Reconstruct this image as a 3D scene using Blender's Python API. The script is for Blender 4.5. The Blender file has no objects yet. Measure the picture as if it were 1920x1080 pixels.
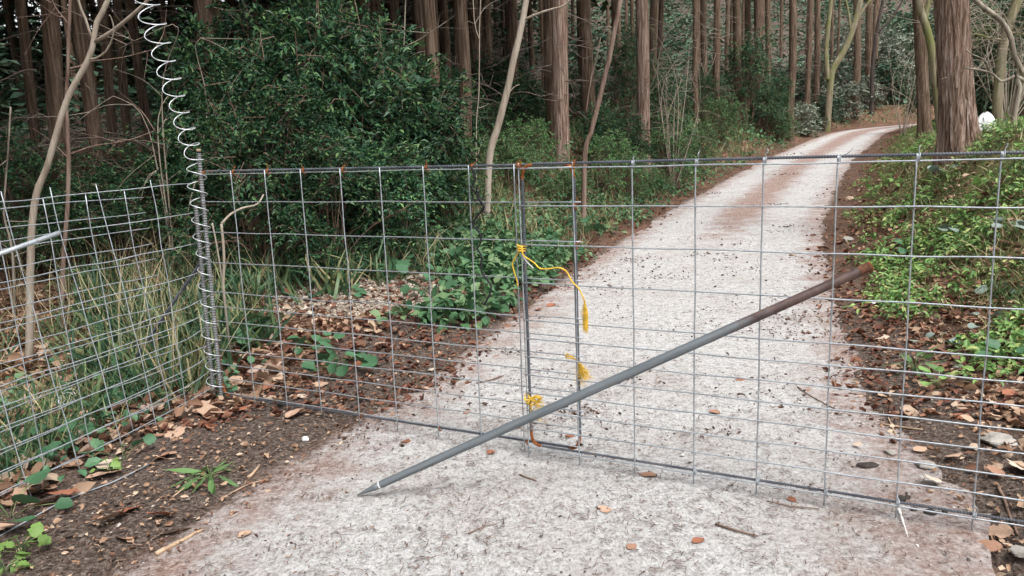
import bpy, math, random
import numpy as np
from mathutils import Matrix, Vector

random.seed(7)
RNG = np.random.default_rng(11)
scene = bpy.context.scene
COL = scene.collection

# ------------------------------------------------------------------ camera
F_PX, CAM_H = 1450.0, 1.37
PITCH, ROLL = math.radians(10.81), math.radians(-2.25)
FW = np.array([0, math.cos(PITCH), -math.sin(PITCH)])
U0 = np.array([0, math.sin(PITCH), math.cos(PITCH)])
R0 = np.array([1.0, 0, 0])
RT = R0 * math.cos(ROLL) + U0 * math.sin(ROLL)
UP = -R0 * math.sin(ROLL) + U0 * math.cos(ROLL)
CAM = np.array([0, 0, CAM_H])
cam_data = bpy.data.cameras.new('camera')
cam_data.sensor_width = 36.0
cam_data.lens = 36.0 * F_PX / 1920.0
cam_data.clip_start = 0.05
cam_data.clip_end = 600.0
cam = bpy.data.objects.new('camera', cam_data)
COL.objects.link(cam)
cam.matrix_world = Matrix(((RT[0], UP[0], -FW[0], CAM[0]), (RT[1], UP[1], -FW[1], CAM[1]),
                           (RT[2], UP[2], -FW[2], CAM[2]), (0, 0, 0, 1)))
scene.camera = cam

# ------------------------------------------------------------------ light: overcast sky and one weak wide sun
SUN_EL, SUN_AZ = math.radians(60), math.radians(150)      # azimuth clockwise from +Y: right and behind the camera
world = bpy.data.worlds.new('World')
scene.world = world
world.use_nodes = True
wn = world.node_tree.nodes
wl = world.node_tree.links
sky = wn.new('ShaderNodeTexSky')
sky.sky_type = 'NISHITA'
sky.sun_disc = False
sky.sun_elevation = SUN_EL
sky.sun_rotation = SUN_AZ
sky.air_density = 1.0
sky.dust_density = 4.0
hs = wn.new('ShaderNodeHueSaturation')
hs.inputs['Saturation'].default_value = 0.12               # cloud cover: nearly white
wl.new(sky.outputs[0], hs.inputs['Color'])
wl.new(hs.outputs[0], wn['Background'].inputs['Color'])
wn['Background'].inputs['Strength'].default_value = 0.15
sl = bpy.data.lights.new('sun', 'SUN')
sl.energy = 0.9
sl.angle = math.radians(22)
sl.color = (1.0, 0.965, 0.92)
sun = bpy.data.objects.new('sun', sl)
COL.objects.link(sun)
sdir = Vector((math.sin(SUN_AZ) * math.cos(SUN_EL), math.cos(SUN_AZ) * math.cos(SUN_EL), math.sin(SUN_EL)))
sun.rotation_euler = (-sdir).to_track_quat('-Z', 'Y').to_euler()
sun.location = (0, 0, 30)
scene.view_settings.view_transform = 'Standard'
scene.view_settings.look = 'None'
scene.view_settings.gamma = 1.0
scene.view_settings.exposure = 1.22
scene.cycles.max_bounces = 5
scene.cycles.diffuse_bounces = 2
scene.cycles.transparent_max_bounces = 4


# ------------------------------------------------------------------ helpers
def tag(o, label=None, cat=None, group=None, kind=None):
    if label: o['label'] = label
    if cat: o['category'] = cat
    if group: o['group'] = group
    if kind: o['kind'] = kind
    return o


def empty(name, loc=(0, 0, 0)):
    o = bpy.data.objects.new(name, None)
    COL.objects.link(o)
    o.location = loc
    o.empty_display_size = 0.1
    return o


def make_mesh(name, V, faces, mats=None, smooth=True, mat_index=None):
    """V (n,3) array; faces: list of (m,3) or (m,4) integer arrays"""
    me = bpy.data.meshes.new(name)
    V = np.asarray(V, dtype=np.float32)
    faces = [np.asarray(f, dtype=np.int32) for f in faces if len(f)]
    loops = np.concatenate([f.ravel() for f in faces])
    sizes = np.concatenate([np.full(len(f), f.shape[1], dtype=np.int32) for f in faces])
    starts = np.concatenate([[0], np.cumsum(sizes)[:-1]]).astype(np.int32)
    me.vertices.add(len(V)); me.vertices.foreach_set('co', V.ravel())
    me.loops.add(len(loops)); me.loops.foreach_set('vertex_index', loops)
    me.polygons.add(len(sizes)); me.polygons.foreach_set('loop_start', starts)
    me.polygons.foreach_set('loop_total', sizes)
    me.polygons.foreach_set('use_smooth', np.full(len(sizes), smooth, dtype=bool))
    if mats is not None:
        for m in (mats if isinstance(mats, (list, tuple)) else [mats]):
            me.materials.append(m)
    if mat_index is not None:
        me.polygons.foreach_set('material_index', np.asarray(mat_index, dtype=np.int32))
    me.update(calc_edges=True)
    return me


def link(name, me, parent=None, loc=None):
    o = bpy.data.objects.new(name, me)
    COL.objects.link(o)
    if parent is not None: o.parent = parent
    if loc is not None: o.location = loc
    return o


def norm(a):
    return a / np.maximum(np.linalg.norm(a, axis=-1, keepdims=True), 1e-9)


def smooth(x, a, b):
    t = np.clip((np.asarray(x, float) - a) / (b - a), 0, 1)
    return t * t * (3 - 2 * t)


def _hash(ix, iy, s):
    h = (ix.astype(np.int64) * 374761393 + iy.astype(np.int64) * 668265263 + s * 1442695041) & 0x7fffffff
    h = ((h ^ (h >> 13)) * 1274126177) & 0x7fffffff
    return ((h ^ (h >> 16)) & 0xffff) / 65535.0


def vnoise(x, y, s=0):
    x = np.asarray(x, float); y = np.asarray(y, float)
    ix = np.floor(x); iy = np.floor(y)
    fx = x - ix; fy = y - iy
    fx = fx * fx * (3 - 2 * fx); fy = fy * fy * (3 - 2 * fy)
    a = _hash(ix, iy, s); b = _hash(ix + 1, iy, s); c = _hash(ix, iy + 1, s); d = _hash(ix + 1, iy + 1, s)
    return (a * (1 - fx) + b * fx) * (1 - fy) + (c * (1 - fx) + d * fx) * fy


def fbm(x, y, s=0, o=4):
    r = 0; a = 0.5
    for k in range(o):
        r = r + a * (vnoise(x * 2 ** k, y * 2 ** k, s + k * 17) - 0.5) * 2; a *= 0.5
    return r


def ray(x, y):
    return FW + RT * (x - 960) / F_PX + UP * (540 - y) / F_PX


def at(x, y, Y):
    d = ray(x, y)
    return CAM + d * (Y / d[1])


# stamping many small pieces into one mesh
def stamp(tv, tf, pos, ax, ay, az, sc):
    """template verts (k,3), faces (m,3|4); pos (n,3), axes (n,3), sc (n,3)"""
    n, k = len(pos), len(tv)
    V = (pos[:, None, :] + ax[:, None, :] * (tv[None, :, 0:1] * sc[:, None, 0:1])
         + ay[:, None, :] * (tv[None, :, 1:2] * sc[:, None, 1:2]) + az[:, None, :] * (tv[None, :, 2:3] * sc[:, None, 2:3]))
    Fc = tf[None] + (np.arange(n) * k)[:, None, None]
    return V.reshape(-1, 3), Fc.reshape(-1, tf.shape[1])


def frames(d, up):
    d = norm(d); s = norm(np.cross(up, d)); n = np.cross(d, s)
    return d, s, n


def rand_dirs(n, zmin=-1, zmax=1):
    z = RNG.uniform(zmin, zmax, n); a = RNG.uniform(0, 2 * math.pi, n); r = np.sqrt(np.maximum(0, 1 - z * z))
    return np.stack([r * np.cos(a), r * np.sin(a), z], -1)


LEAF4 = (np.array([[0, 0, 0], [.45, .5, .10], [1, 0, -.08], [.45, -.5, .10]], float), np.array([[0, 2, 1], [0, 3, 2]]))
LEAF5 = (np.array([[0, 0, 0], [.3, .42, .1], [.68, .36, .05], [1, 0, -.16], [.68, -.36, .05], [.3, -.42, .1], [.5, 0, -.02]], float),
         np.array([[0, 6, 1], [1, 6, 2], [2, 6, 3], [3, 6, 4], [4, 6, 5], [5, 6, 0]]))
BLADE = (np.array([[0, -.5, 0], [0, .5, 0], [.4, -.42, .1], [.4, .42, .1], [.75, -.25, .02], [.75, .25, .02], [1, 0, -.16]], float),
         np.array([[0, 2, 1], [1, 2, 3], [2, 4, 3], [3, 4, 5], [4, 6, 5]]))
NEEDLE = (np.array([[0, -.5, 0], [0, .5, 0], [1, 0, .0]], float), np.array([[0, 2, 1]]))


def catmull(P, step):
    P = np.asarray(P, float)
    Q = np.vstack([2 * P[0] - P[1], P, 2 * P[-1] - P[-2]])
    out = []
    for i in range(1, len(Q) - 2):
        n = max(2, int(np.linalg.norm(Q[i + 1] - Q[i]) / step))
        t = np.linspace(0, 1, n, endpoint=False)[:, None]
        out.append(.5 * (2 * Q[i] + (Q[i + 1] - Q[i - 1]) * t + (2 * Q[i - 1] - 5 * Q[i] + 4 * Q[i + 1] - Q[i + 2]) * t ** 2
                         + (3 * Q[i] - Q[i - 1] - 3 * Q[i + 1] + Q[i + 2]) * t ** 3))
    out.append(P[-1:])
    return np.vstack(out)


def tube_geo(P, r, sides=8, caps=True, radial=None, twist0=None):
    """tube along P (n,3); r scalar or (n,); radial: (n,sides) multiplier"""
    P = np.asarray(P, float); n = len(P)
    r = np.broadcast_to(np.asarray(r, float), (n,))
    T = norm(np.gradient(P, axis=0))
    ref = np.array([1.0, 0, 0]) if abs(T[0][0]) < .8 else np.array([0, 1.0, 0])
    if twist0 is not None: ref = np.asarray(twist0, float)
    N = np.zeros((n, 3)); N[0] = norm(ref - T[0] * (ref @ T[0]))
    for i in range(1, n):
        v = N[i - 1] - T[i] * (N[i - 1] @ T[i]); N[i] = v / max(np.linalg.norm(v), 1e-9)
    B = np.cross(T, N)
    a = np.linspace(0, 2 * math.pi, sides, endpoint=False)
    rr = r[:, None] * (np.ones((n, sides)) if radial is None else radial)
    V = P[:, None, :] + rr[..., None] * (np.cos(a)[None, :, None] * N[:, None, :] + np.sin(a)[None, :, None] * B[:, None, :])
    i = np.arange(n - 1)[:, None] * sides; j = np.arange(sides)[None, :]; j2 = (j + 1) % sides
    Q = np.stack([i + j, i + j2, i + sides + j2, i + sides + j], -1).reshape(-1, 4)
    V = V.reshape(-1, 3); fs = [Q]
    if caps:
        k = len(V); V = np.vstack([V, P[0], P[-1]])
        jj = np.arange(sides); j2 = (jj + 1) % sides
        fs.append(np.stack([np.full(sides, k), j2, jj], -1))
        o = (n - 1) * sides
        fs.append(np.stack([np.full(sides, k + 1), o + jj, o + j2], -1))
    return V, fs


def join_geo(parts):
    V = []; tri = []; quad = []; o = 0
    for v, fs in parts:
        for f in fs:
            f = np.asarray(f)
            (tri if f.shape[1] == 3 else quad).append(f + o)
        V.append(v); o += len(v)
    out = []
    if quad: out.append(np.vstack(quad))
    if tri: out.append(np.vstack(tri))
    return np.vstack(V), out


def rebar_geo(P, r=0.0065, pitch=0.0095, sides=8):
    """deformed bar: transverse ribs as real rings along the path"""
    Pd = catmull(P, 0.02) if len(P) > 2 else np.asarray(P, float)
    seg = np.concatenate([[0], np.cumsum(np.linalg.norm(np.diff(Pd, axis=0), axis=1))])
    L = seg[-1]; n = int(L / pitch)
    s = (np.arange(n)[:, None] * pitch + np.array([0, .45, .6, .85]) * pitch).ravel()
    rr = np.tile([r * .9, r * .9, r * 1.16, r * 1.16], n)
    Q = np.stack([np.interp(s, seg, Pd[:, k]) for k in range(3)], -1)
    return tube_geo(Q, rr, sides)


# ------------------------------------------------------------------ materials
def mat(name, rough=0.8, spec=0.3):
    m = bpy.data.materials.new(name)
    m.use_nodes = True
    nt = m.node_tree
    b = nt.nodes['Principled BSDF']
    b.inputs['Roughness'].default_value = rough
    b.inputs['Specular IOR Level'].default_value = spec
    return m, nt, b


def nd(nt, typ, **kw):
    n = nt.nodes.new(typ)
    for k, v in kw.items():
        if k in n.inputs: n.inputs[k].default_value = v
        else: setattr(n, k, v)
    return n


def ramp(nt, fac, stops):
    r = nt.nodes.new('ShaderNodeValToRGB')
    e = r.color_ramp.elements
    while len(e) < len(stops): e.new(0.5)
    for el, (p, c) in zip(e, stops):
        el.position = p; el.color = (*c, 1)
    nt.links.new(fac, r.inputs[0])
    return r.outputs[0]


def mixc(nt, fac, a, b, mode='MIX'):
    m = nt.nodes.new('ShaderNodeMix'); m.data_type = 'RGBA'; m.blend_type = mode
    for sock, v in ((m.inputs[0], fac), (m.inputs[6], a), (m.inputs[7], b)):
        if hasattr(v, 'is_linked') or hasattr(v, 'links'): nt.links.new(v, sock)
        elif isinstance(v, (int, float)): sock.default_value = v
        else: sock.default_value = (*v, 1)
    return m.outputs[2]


def noise(nt, vec, scale, detail=4, rough=.55, dist=0):
    n = nd(nt, 'ShaderNodeTexNoise', Scale=scale, Detail=detail, Roughness=rough, Distortion=dist)
    if vec is not None: nt.links.new(vec, n.inputs['Vector'])
    return n.outputs['Fac']


def coords(nt, kind='Object', scale=None):
    tc = nt.nodes.new('ShaderNodeTexCoord')
    v = tc.outputs[kind]
    if scale is not None:
        mp = nt.nodes.new('ShaderNodeMapping'); mp.inputs['Scale'].default_value = scale
        nt.links.new(v, mp.inputs[0]); v = mp.outputs[0]
    return v


def position(nt, scale=None):
    v = nt.nodes.new('ShaderNodeNewGeometry').outputs['Position']
    if scale is not None:
        mp = nt.nodes.new('ShaderNodeMapping'); mp.inputs['Scale'].default_value = scale
        nt.links.new(v, mp.inputs[0]); v = mp.outputs[0]
    return v


def bump(nt, b, h, strength=.5, dist=.01):
    n = nd(nt, 'ShaderNodeBump', Strength=strength, Distance=dist)
    nt.links.new(h, n.inputs['Height']); nt.links.new(n.outputs[0], b.inputs['Normal'])


def leaf_mat(name, stops, rough=.5, spec=.35, trans=.0):
    """colour of each leaf picked at random from a ramp"""
    m, nt, b = mat(name, rough, spec)
    g = nt.nodes.new('ShaderNodeNewGeometry')
    c = ramp(nt, g.outputs['Random Per Island'], stops)
    oi = nt.nodes.new('ShaderNodeObjectInfo')
    h = nt.nodes.new('ShaderNodeHueSaturation')
    mr = nd(nt, 'ShaderNodeMapRange'); mr.inputs[3].default_value = .75; mr.inputs[4].default_value = 1.25
    nt.links.new(oi.outputs['Random'], mr.inputs[0]); nt.links.new(mr.outputs[0], h.inputs['Value'])
    nt.links.new(c, h.inputs['Color']); nt.links.new(h.outputs[0], b.inputs['Base Color'])
    if trans > 0:
        t = nt.nodes.new('ShaderNodeBsdfTranslucent'); nt.links.new(h.outputs[0], t.inputs['Color'])
        mx = nd(nt, 'ShaderNodeMixShader'); mx.inputs[0].default_value = trans
        nt.links.new(b.outputs[0], mx.inputs[1]); nt.links.new(t.outputs[0], mx.inputs[2])
        nt.links.new(mx.outputs[0], nt.nodes['Material Output'].inputs['Surface'])
    return m


def bark_mat(name, dark, mid, light, vs=1.0, bs=.8, moss=None):
    m, nt, b = mat(name, .95, .1)
    v = coords(nt, 'Object', (17 * vs, 17 * vs, .9 * vs))
    n1 = noise(nt, v, 2.0, 7, .72, .4)
    n2 = noise(nt, coords(nt, 'Object'), 1.3, 3)
    c = ramp(nt, n1, [(.36, dark), (.5, mid), (.64, light)])
    c2 = mixc(nt, n2, c, tuple(x * .55 for x in mid))
    c2 = mixc(nt, .35, c, c2)
    if moss:
        mm = ramp(nt, noise(nt, coords(nt, 'Object', (1, 1, .4)), 2.5, 5), [(.45, (0, 0, 0)), (.62, (1, 1, 1))])
        c2 = mixc(nt, mm, c2, moss)
    nt.links.new(c2, b.inputs['Base Color'])
    bump(nt, b, n1, bs, .03)
    return m


M = {}
M['bark'] = bark_mat('cedar_bark', (.035, .024, .018), (.13, .088, .062), (.25, .187, .142))
M['bark_big'] = bark_mat('cedar_bark_red', (.06, .036, .027), (.265, .175, .132), (.54, .44, .385), 1.3, 1.0)
M['bark_grey'] = bark_mat('grey_bark', (.10, .085, .07), (.24, .205, .165), (.37, .33, .27), .5, .3)
M['bark_pale'] = bark_mat('pale_bark', (.22, .18, .14), (.34, .285, .23), (.42, .37, .31), .5, .2)
M['bark_red'] = bark_mat('reddish_bark', (.09, .055, .042), (.19, .13, .105), (.30, .23, .19), .6, .3)
M['bark_moss'] = bark_mat('mossy_bark', (.11, .09, .06), (.24, .2, .14), (.36, .32, .24), .6, .4, (.15, .16, .06))
M['bark_dark'] = bark_mat('dark_bark', (.03, .025, .022), (.07, .055, .05), (.11, .09, .08), .6, .4)
M['evergreen'] = leaf_mat('evergreen_leaf', [(0, (.016, .045, .024)), (.5, (.030, .080, .040)), (.82, (.06, .135, .055)), (1, (.12, .20, .07))], .45, .2, 0)
M['evergreen_mid'] = leaf_mat('evergreen_mid_leaf', [(0, (.035, .09, .04)), (.5, (.07, .16, .06)), (1, (.17, .27, .10))], .5, .2, 0)
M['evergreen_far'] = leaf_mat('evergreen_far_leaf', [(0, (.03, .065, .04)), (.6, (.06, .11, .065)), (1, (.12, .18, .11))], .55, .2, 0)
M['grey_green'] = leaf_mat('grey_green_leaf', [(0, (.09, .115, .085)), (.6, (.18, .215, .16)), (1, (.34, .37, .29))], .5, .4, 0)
M['canopy'] = leaf_mat('cedar_needles', [(0, (.025, .05, .022)), (1, (.07, .10, .045))], .7, .2, 0)
M['herb'] = leaf_mat('herb_leaf', [(0, (.08, .18, .055)), (.5, (.17, .31, .09)), (.85, (.28, .42, .13)), (1, (.44, .46, .18))], .5, .3, .25)
M['herb_bright'] = leaf_mat('bright_herb_leaf', [(0, (.10, .21, .05)), (1, (.22, .33, .09))], .5, .3, .3)
M['ivy'] = leaf_mat('broad_leaf', [(0, (.035, .09, .05)), (.6, (.06, .14, .07)), (1, (.11, .19, .10))], .5, .25, .12)
M['verge'] = leaf_mat('verge_leaf', [(0, (.04, .10, .05)), (.6, (.08, .17, .075)), (1, (.17, .25, .12))], .5, .2, .15)
M['silver'] = leaf_mat('silvery_leaf', [(0, (.16, .22, .19)), (1, (.26, .32, .28))], .5, .4, .1)
M['dry_leaf'] = leaf_mat('dry_leaf', [(0, (.14, .07, .045)), (.35, (.25, .15, .095)), (.7, (.36, .24, .165)), (1, (.5, .38, .28))], .8, .2, .1)
M['pale_litter'] = leaf_mat('pale_litter', [(0, (.20, .11, .075)), (.4, (.36, .235, .17)), (1, (.55, .42, .34))], .8, .2, .1)
M['dry_red'] = leaf_mat('dry_red_leaf', [(0, (.12, .05, .035)), (.6, (.22, .10, .065)), (1, (.33, .18, .12))], .85, .15, .05)
M['needle'] = leaf_mat('fallen_needles', [(0, (.07, .04, .03)), (.6, (.18, .105, .08)), (1, (.32, .22, .17))], .9, .1)
M['crumb'] = leaf_mat('soil_crumb', [(0, (.03, .022, .018)), (.6, (.08, .06, .05)), (.9, (.2, .17, .14)), (1, (.42, .38, .34))], .95, .1)
M['straw'] = leaf_mat('dry_grass', [(0, (.22, .17, .09)), (.5, (.36, .29, .17)), (.8, (.5, .42, .27)), (1, (.16, .2, .07))], .7, .2, .15)
M['grass'] = leaf_mat('green_grass', [(0, (.05, .12, .045)), (.6, (.11, .20, .07)), (.85, (.2, .26, .1)), (1, (.40, .35, .2))], .6, .3, .25)
M['bamboo'] = leaf_mat('bamboo_grass', [(0, (.03, .08, .04)), (.5, (.06, .13, .06)), (.8, (.16, .22, .09)), (1, (.42, .36, .2))], .5, .35, .15)


def simple(name, col, rough=.5, metal=0., spec=.4, var=.25, vscale=40):
    m, nt, b = mat(name, rough, spec)
    b.inputs['Metallic'].default_value = metal
    n = noise(nt, coords(nt, 'Object'), vscale, 4)
    c = ramp(nt, n, [(.3, tuple(x * (1 - var) for x in col)), (.7, tuple(min(1, x * (1 + var)) for x in col))])
    nt.links.new(c, b.inputs['Base Color'])
    return m


M['galv'] = simple('galvanised_wire', (.37, .40, .43), .45, .5)
M['galv_bright'] = simple('bright_wire', (.66, .69, .72), .38, .5)
M['post_steel'] = simple('post_steel', (.21, .215, .22), .5, .35, .4, .35, 30)
M['rust'] = simple('rust', (.24, .085, .028), .9, 0, .1, .45)
M['rust_dark'] = simple('dark_rust', (.11, .065, .05), .85, 0, .15, .4)
M['rust_end'] = simple('brown_rust', (.13, .062, .04), .9, 0, .1, .5, 60)
M['yellow'] = simple('yellow_twine', (.72, .46, .06), .7, 0, .2, .3)
M['cord'] = simple('black_cord', (.015, .015, .02), .6, 0, .3)
M['white'] = simple('white_plastic', (.78, .79, .80), .5, 0, .4, .06, 15)
M['chalk'] = simple('chalk_mark', (.66, .66, .65), .9, 0, .1, .15, 120)
M['stone'] = simple('stone', (.30, .28, .255), .9, 0, .2, .35, 18)
M['stone_tan'] = simple('tan_stone', (.42, .31, .23), .9, 0, .2, .3, 18)
M['clod'] = simple('dark_clod', (.05, .043, .04), .95, 0, .1, .4, 30)
M['stick'] = simple('stick_wood', (.40, .28, .19), .85, 0, .2, .3, 25)
M['twig'] = simple('twig_wood', (.18, .12, .09), .9, 0, .2, .35, 25)
M['dead'] = simple('dead_branch', (.17, .135, .115), .95, 0, .1, .35, 12)
M['leaf_brown'] = simple('brown_leaf', (.30, .17, .115), .8, 0, .2, .35, 30)
M['leaf_tan'] = simple('tan_leaf', (.42, .28, .20), .8, 0, .2, .3, 30)
M['leaf_rust'] = simple('rust_leaf', (.27, .11, .065), .8, 0, .2, .35, 30)
M['leaf_pale'] = simple('pale_leaf', (.52, .41, .33), .8, 0, .2, .25, 30)


def rebar_mat():
    m, nt, b = mat('steel_bar', .5, .4)
    b.inputs['Metallic'].default_value = .3
    n = noise(nt, position(nt), 9, 5)
    c = ramp(nt, n, [(.35, (.06, .068, .085)), (.60, (.12, .13, .15)), (.72, (.17, .085, .05))])
    nt.links.new(c, b.inputs['Base Color'])
    return m


M['rebar'] = rebar_mat()


def pipe_mat():
    m, nt, b = mat('pipe_paint', .45, .4)
    v = coords(nt, 'Object')
    sx = nt.nodes.new('ShaderNodeSeparateXYZ'); nt.links.new(v, sx.inputs[0])
    n = noise(nt, v, 16, 8, .8)
    a = nd(nt, 'ShaderNodeMath', operation='MULTIPLY_ADD'); a.inputs[1].default_value = .62
    nt.links.new(n, a.inputs[0]); nt.links.new(sx.outputs[0], a.inputs[2])
    mask = ramp(nt, a.outputs[0], [(0, (0, 0, 0)), (1, (1, 1, 1))])
    mr = nd(nt, 'ShaderNodeMapRange'); mr.inputs[1].default_value = 1.80; mr.inputs[2].default_value = 2.02
    nt.links.new(a.outputs[0], mr.inputs[0])
    grey = ramp(nt, noise(nt, coords(nt, 'Object', (1.5, 30, 30)), 3, 4), [(.3, (.085, .10, .11)), (.7, (.15, .168, .182))])
    wear = ramp(nt, noise(nt, coords(nt, 'Object', (4, 14, 14)), 6, 7, .8), [(.58, (0, 0, 0)), (.66, (1, 1, 1))])
    grey = mixc(nt, wear, grey, (.17, .135, .115))
    rust = ramp(nt, noise(nt, v, 22, 5), [(.35, (.05, .032, .03)), (.6, (.12, .078, .068)), (.75, (.17, .09, .06))])
    nt.links.new(mixc(nt, mr.outputs[0], grey, rust), b.inputs['Base Color'])
    return m


M['pipe'] = pipe_mat()


def road_mat():
    m, nt, b = mat('worn_concrete', .95, .15)
    p = position(nt)
    fine = noise(nt, position(nt, (1, .7, 1)), 75, 5, .85)
    med = noise(nt, p, 21, 6, .75)
    big = noise(nt, p, 1.3, 5, .6)
    c = ramp(nt, fine, [(.40, (.11, .10, .095)), (.445, (.31, .30, .295)), (.50, (.515, .51, .50)), (.60, (.70, .70, .69))])
    c2 = ramp(nt, med, [(.36, (.20, .18, .17)), (.48, (.45, .435, .43)), (.62, (.60, .595, .585))])
    c = mixc(nt, .50, c, c2)
    fl = ramp(nt, noise(nt, position(nt, (1, .8, 1)), 19, 8, .85), [(.42, (.46, .42, .40)), (.48, (1, 1, 1))])
    c = mixc(nt, .7, c, fl, 'MULTIPLY')
    st = ramp(nt, big, [(.46, (0, 0, 0)), (.70, (.42, .42, .42))])
    c = mixc(nt, st, c, (.33, .275, .245))
    a = nt.nodes.new('ShaderNodeAttribute'); a.attribute_name = 'dirt'
    sp = nt.nodes.new('ShaderNodeSeparateColor'); nt.links.new(a.outputs['Color'], sp.inputs[0])

    def grow(ch, nz, lo, hi):
        ad = nd(nt, 'ShaderNodeMath', operation='ADD'); nt.links.new(ch, ad.inputs[0]); nt.links.new(nz, ad.inputs[1])
        mr = nd(nt, 'ShaderNodeMapRange'); mr.inputs[1].default_value = lo; mr.inputs[2].default_value = hi
        nt.links.new(ad.outputs[0], mr.inputs[0]); return mr.outputs[0]
    pn = noise(nt, p, 4.0, 7, .75)
    soilc = ramp(nt, noise(nt, p, 48, 5, .75), [(.36, (.05, .033, .026)), (.52, (.13, .09, .072)), (.66, (.25, .19, .16))])
    redc = ramp(nt, noise(nt, p, 38, 5, .75), [(.36, (.15, .085, .07)), (.52, (.29, .205, .175)), (.66, (.48, .42, .39))])
    c = mixc(nt, grow(sp.outputs[1], noise(nt, position(nt, (1, 1.0, 1)), 3.6, 8, .8), .98, 1.22), c, redc)
    pf = noise(nt, p, 26, 6, .8)
    pm = nd(nt, 'ShaderNodeMath', operation='ADD'); nt.links.new(pn, pm.inputs[0]); nt.links.new(pf, pm.inputs[1])
    c = mixc(nt, grow(sp.outputs[0], pm.outputs[0], 1.36, 1.62), c, soilc)
    nt.links.new(c, b.inputs['Base Color'])
    ad = nd(nt, 'ShaderNodeMath', operation='ADD'); nt.links.new(fine, ad.inputs[0]); nt.links.new(med, ad.inputs[1])
    bump(nt, b, ad.outputs[0], .9, .012)
    return m


def ground_mat():
    m, nt, b = mat('forest_floor', 1.0, .05)
    p = position(nt)
    fine = noise(nt, p, 60, 5, .7)
    med = noise(nt, p, 7, 5, .65)
    soil = ramp(nt, fine, [(.34, (.035, .026, .022)), (.50, (.10, .076, .064)), (.62, (.20, .16, .135)), (.72, (.33, .28, .245))])
    lit = ramp(nt, noise(nt, p, 34, 5, .75), [(.36, (.05, .03, .022)), (.5, (.16, .09, .065)), (.64, (.30, .19, .14))])
    grn = ramp(nt, noise(nt, p, 20, 6, .75), [(.34, (.04, .07, .025)), (.52, (.10, .16, .05)), (.68, (.24, .25, .10))])
    grv = ramp(nt, noise(nt, p, 70, 4, .7), [(.34, (.14, .11, .085)), (.52, (.40, .34, .28)), (.7, (.58, .53, .46))])
    a = nt.nodes.new('ShaderNodeAttribute'); a.attribute_name = 'zone'
    sx = nt.nodes.new('ShaderNodeSeparateColor'); nt.links.new(a.outputs['Color'], sx.inputs[0])

    def soft(ch):
        ad = nd(nt, 'ShaderNodeMath', operation='MULTIPLY_ADD'); ad.inputs[1].default_value = .9
        nt.links.new(med, ad.inputs[0]); nt.links.new(ch, ad.inputs[2])
        mr = nd(nt, 'ShaderNodeMapRange'); mr.inputs[1].default_value = .75; mr.inputs[2].default_value = 1.15
        nt.links.new(ad.outputs[0], mr.inputs[0]); return mr.outputs[0]
    lit = mixc(nt, .9, lit, ramp(nt, noise(nt, p, 2.6, 7, .75), [(.36, (.42, .45, .36)), (.52, (.85, .85, .8)), (.66, (1.25, 1.15, 1.1))]), 'MULTIPLY')
    c = mixc(nt, soft(sx.outputs[0]), soil, lit)
    c = mixc(nt, soft(sx.outputs[1]), c, grn)
    c = mixc(nt, soft(sx.outputs[2]), c, grv)
    nt.links.new(c, b.inputs['Base Color'])
    ad = nd(nt, 'ShaderNodeMath', operation='ADD'); nt.links.new(fine, ad.inputs[0]); nt.links.new(med, ad.inputs[1])
    bump(nt, b, ad.outputs[0], .8, .03)
    return m


# ------------------------------------------------------------------ terrain
def zr(Y):
    Y = np.asarray(Y, float); a = np.clip(Y - 6, 0, 12)
    return .0021 * a * a + .0504 * np.clip(Y - 18, 0, 30)


CL = catmull([(-4.6, -14), (-2.9, -7), (-1.5, -2.5), (-.4, .9), (.065, 2.25), (.2, 2.64), (.55, 3.66), (1.0, 5.05), (1.97, 7.9), (4.02, 12.96),
              (7.68, 20.5), (10.5, 25.7), (15.0, 33.6), (18.0, 37.2), (22.5, 40.0), (30, 42.3), (40, 43.5), (60, 45)], .25)
CLT = norm(np.gradient(CL, axis=0))
HALF = 1.24


def road_uv(X, Y):
    """signed distance right of the centre line, index along it"""
    X = np.atleast_1d(np.asarray(X, float)).ravel(); Y = np.atleast_1d(np.asarray(Y, float)).ravel()
    u = np.empty(len(X)); k = np.empty(len(X), int)
    for s in range(0, len(X), 20000):
        x = X[s:s + 20000, None]; y = Y[s:s + 20000, None]
        i = np.argmin((x - CL[None, :, 0]) ** 2 + (y - CL[None, :, 1]) ** 2, 1)
        dx = X[s:s + 20000] - CL[i, 0]; dy = Y[s:s + 20000] - CL[i, 1]
        cr = dx * CLT[i, 1] - dy * CLT[i, 0]
        u[s:s + 20000] = np.sign(cr) * np.hypot(dx, dy); k[s:s + 20000] = i
    return u, k


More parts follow.
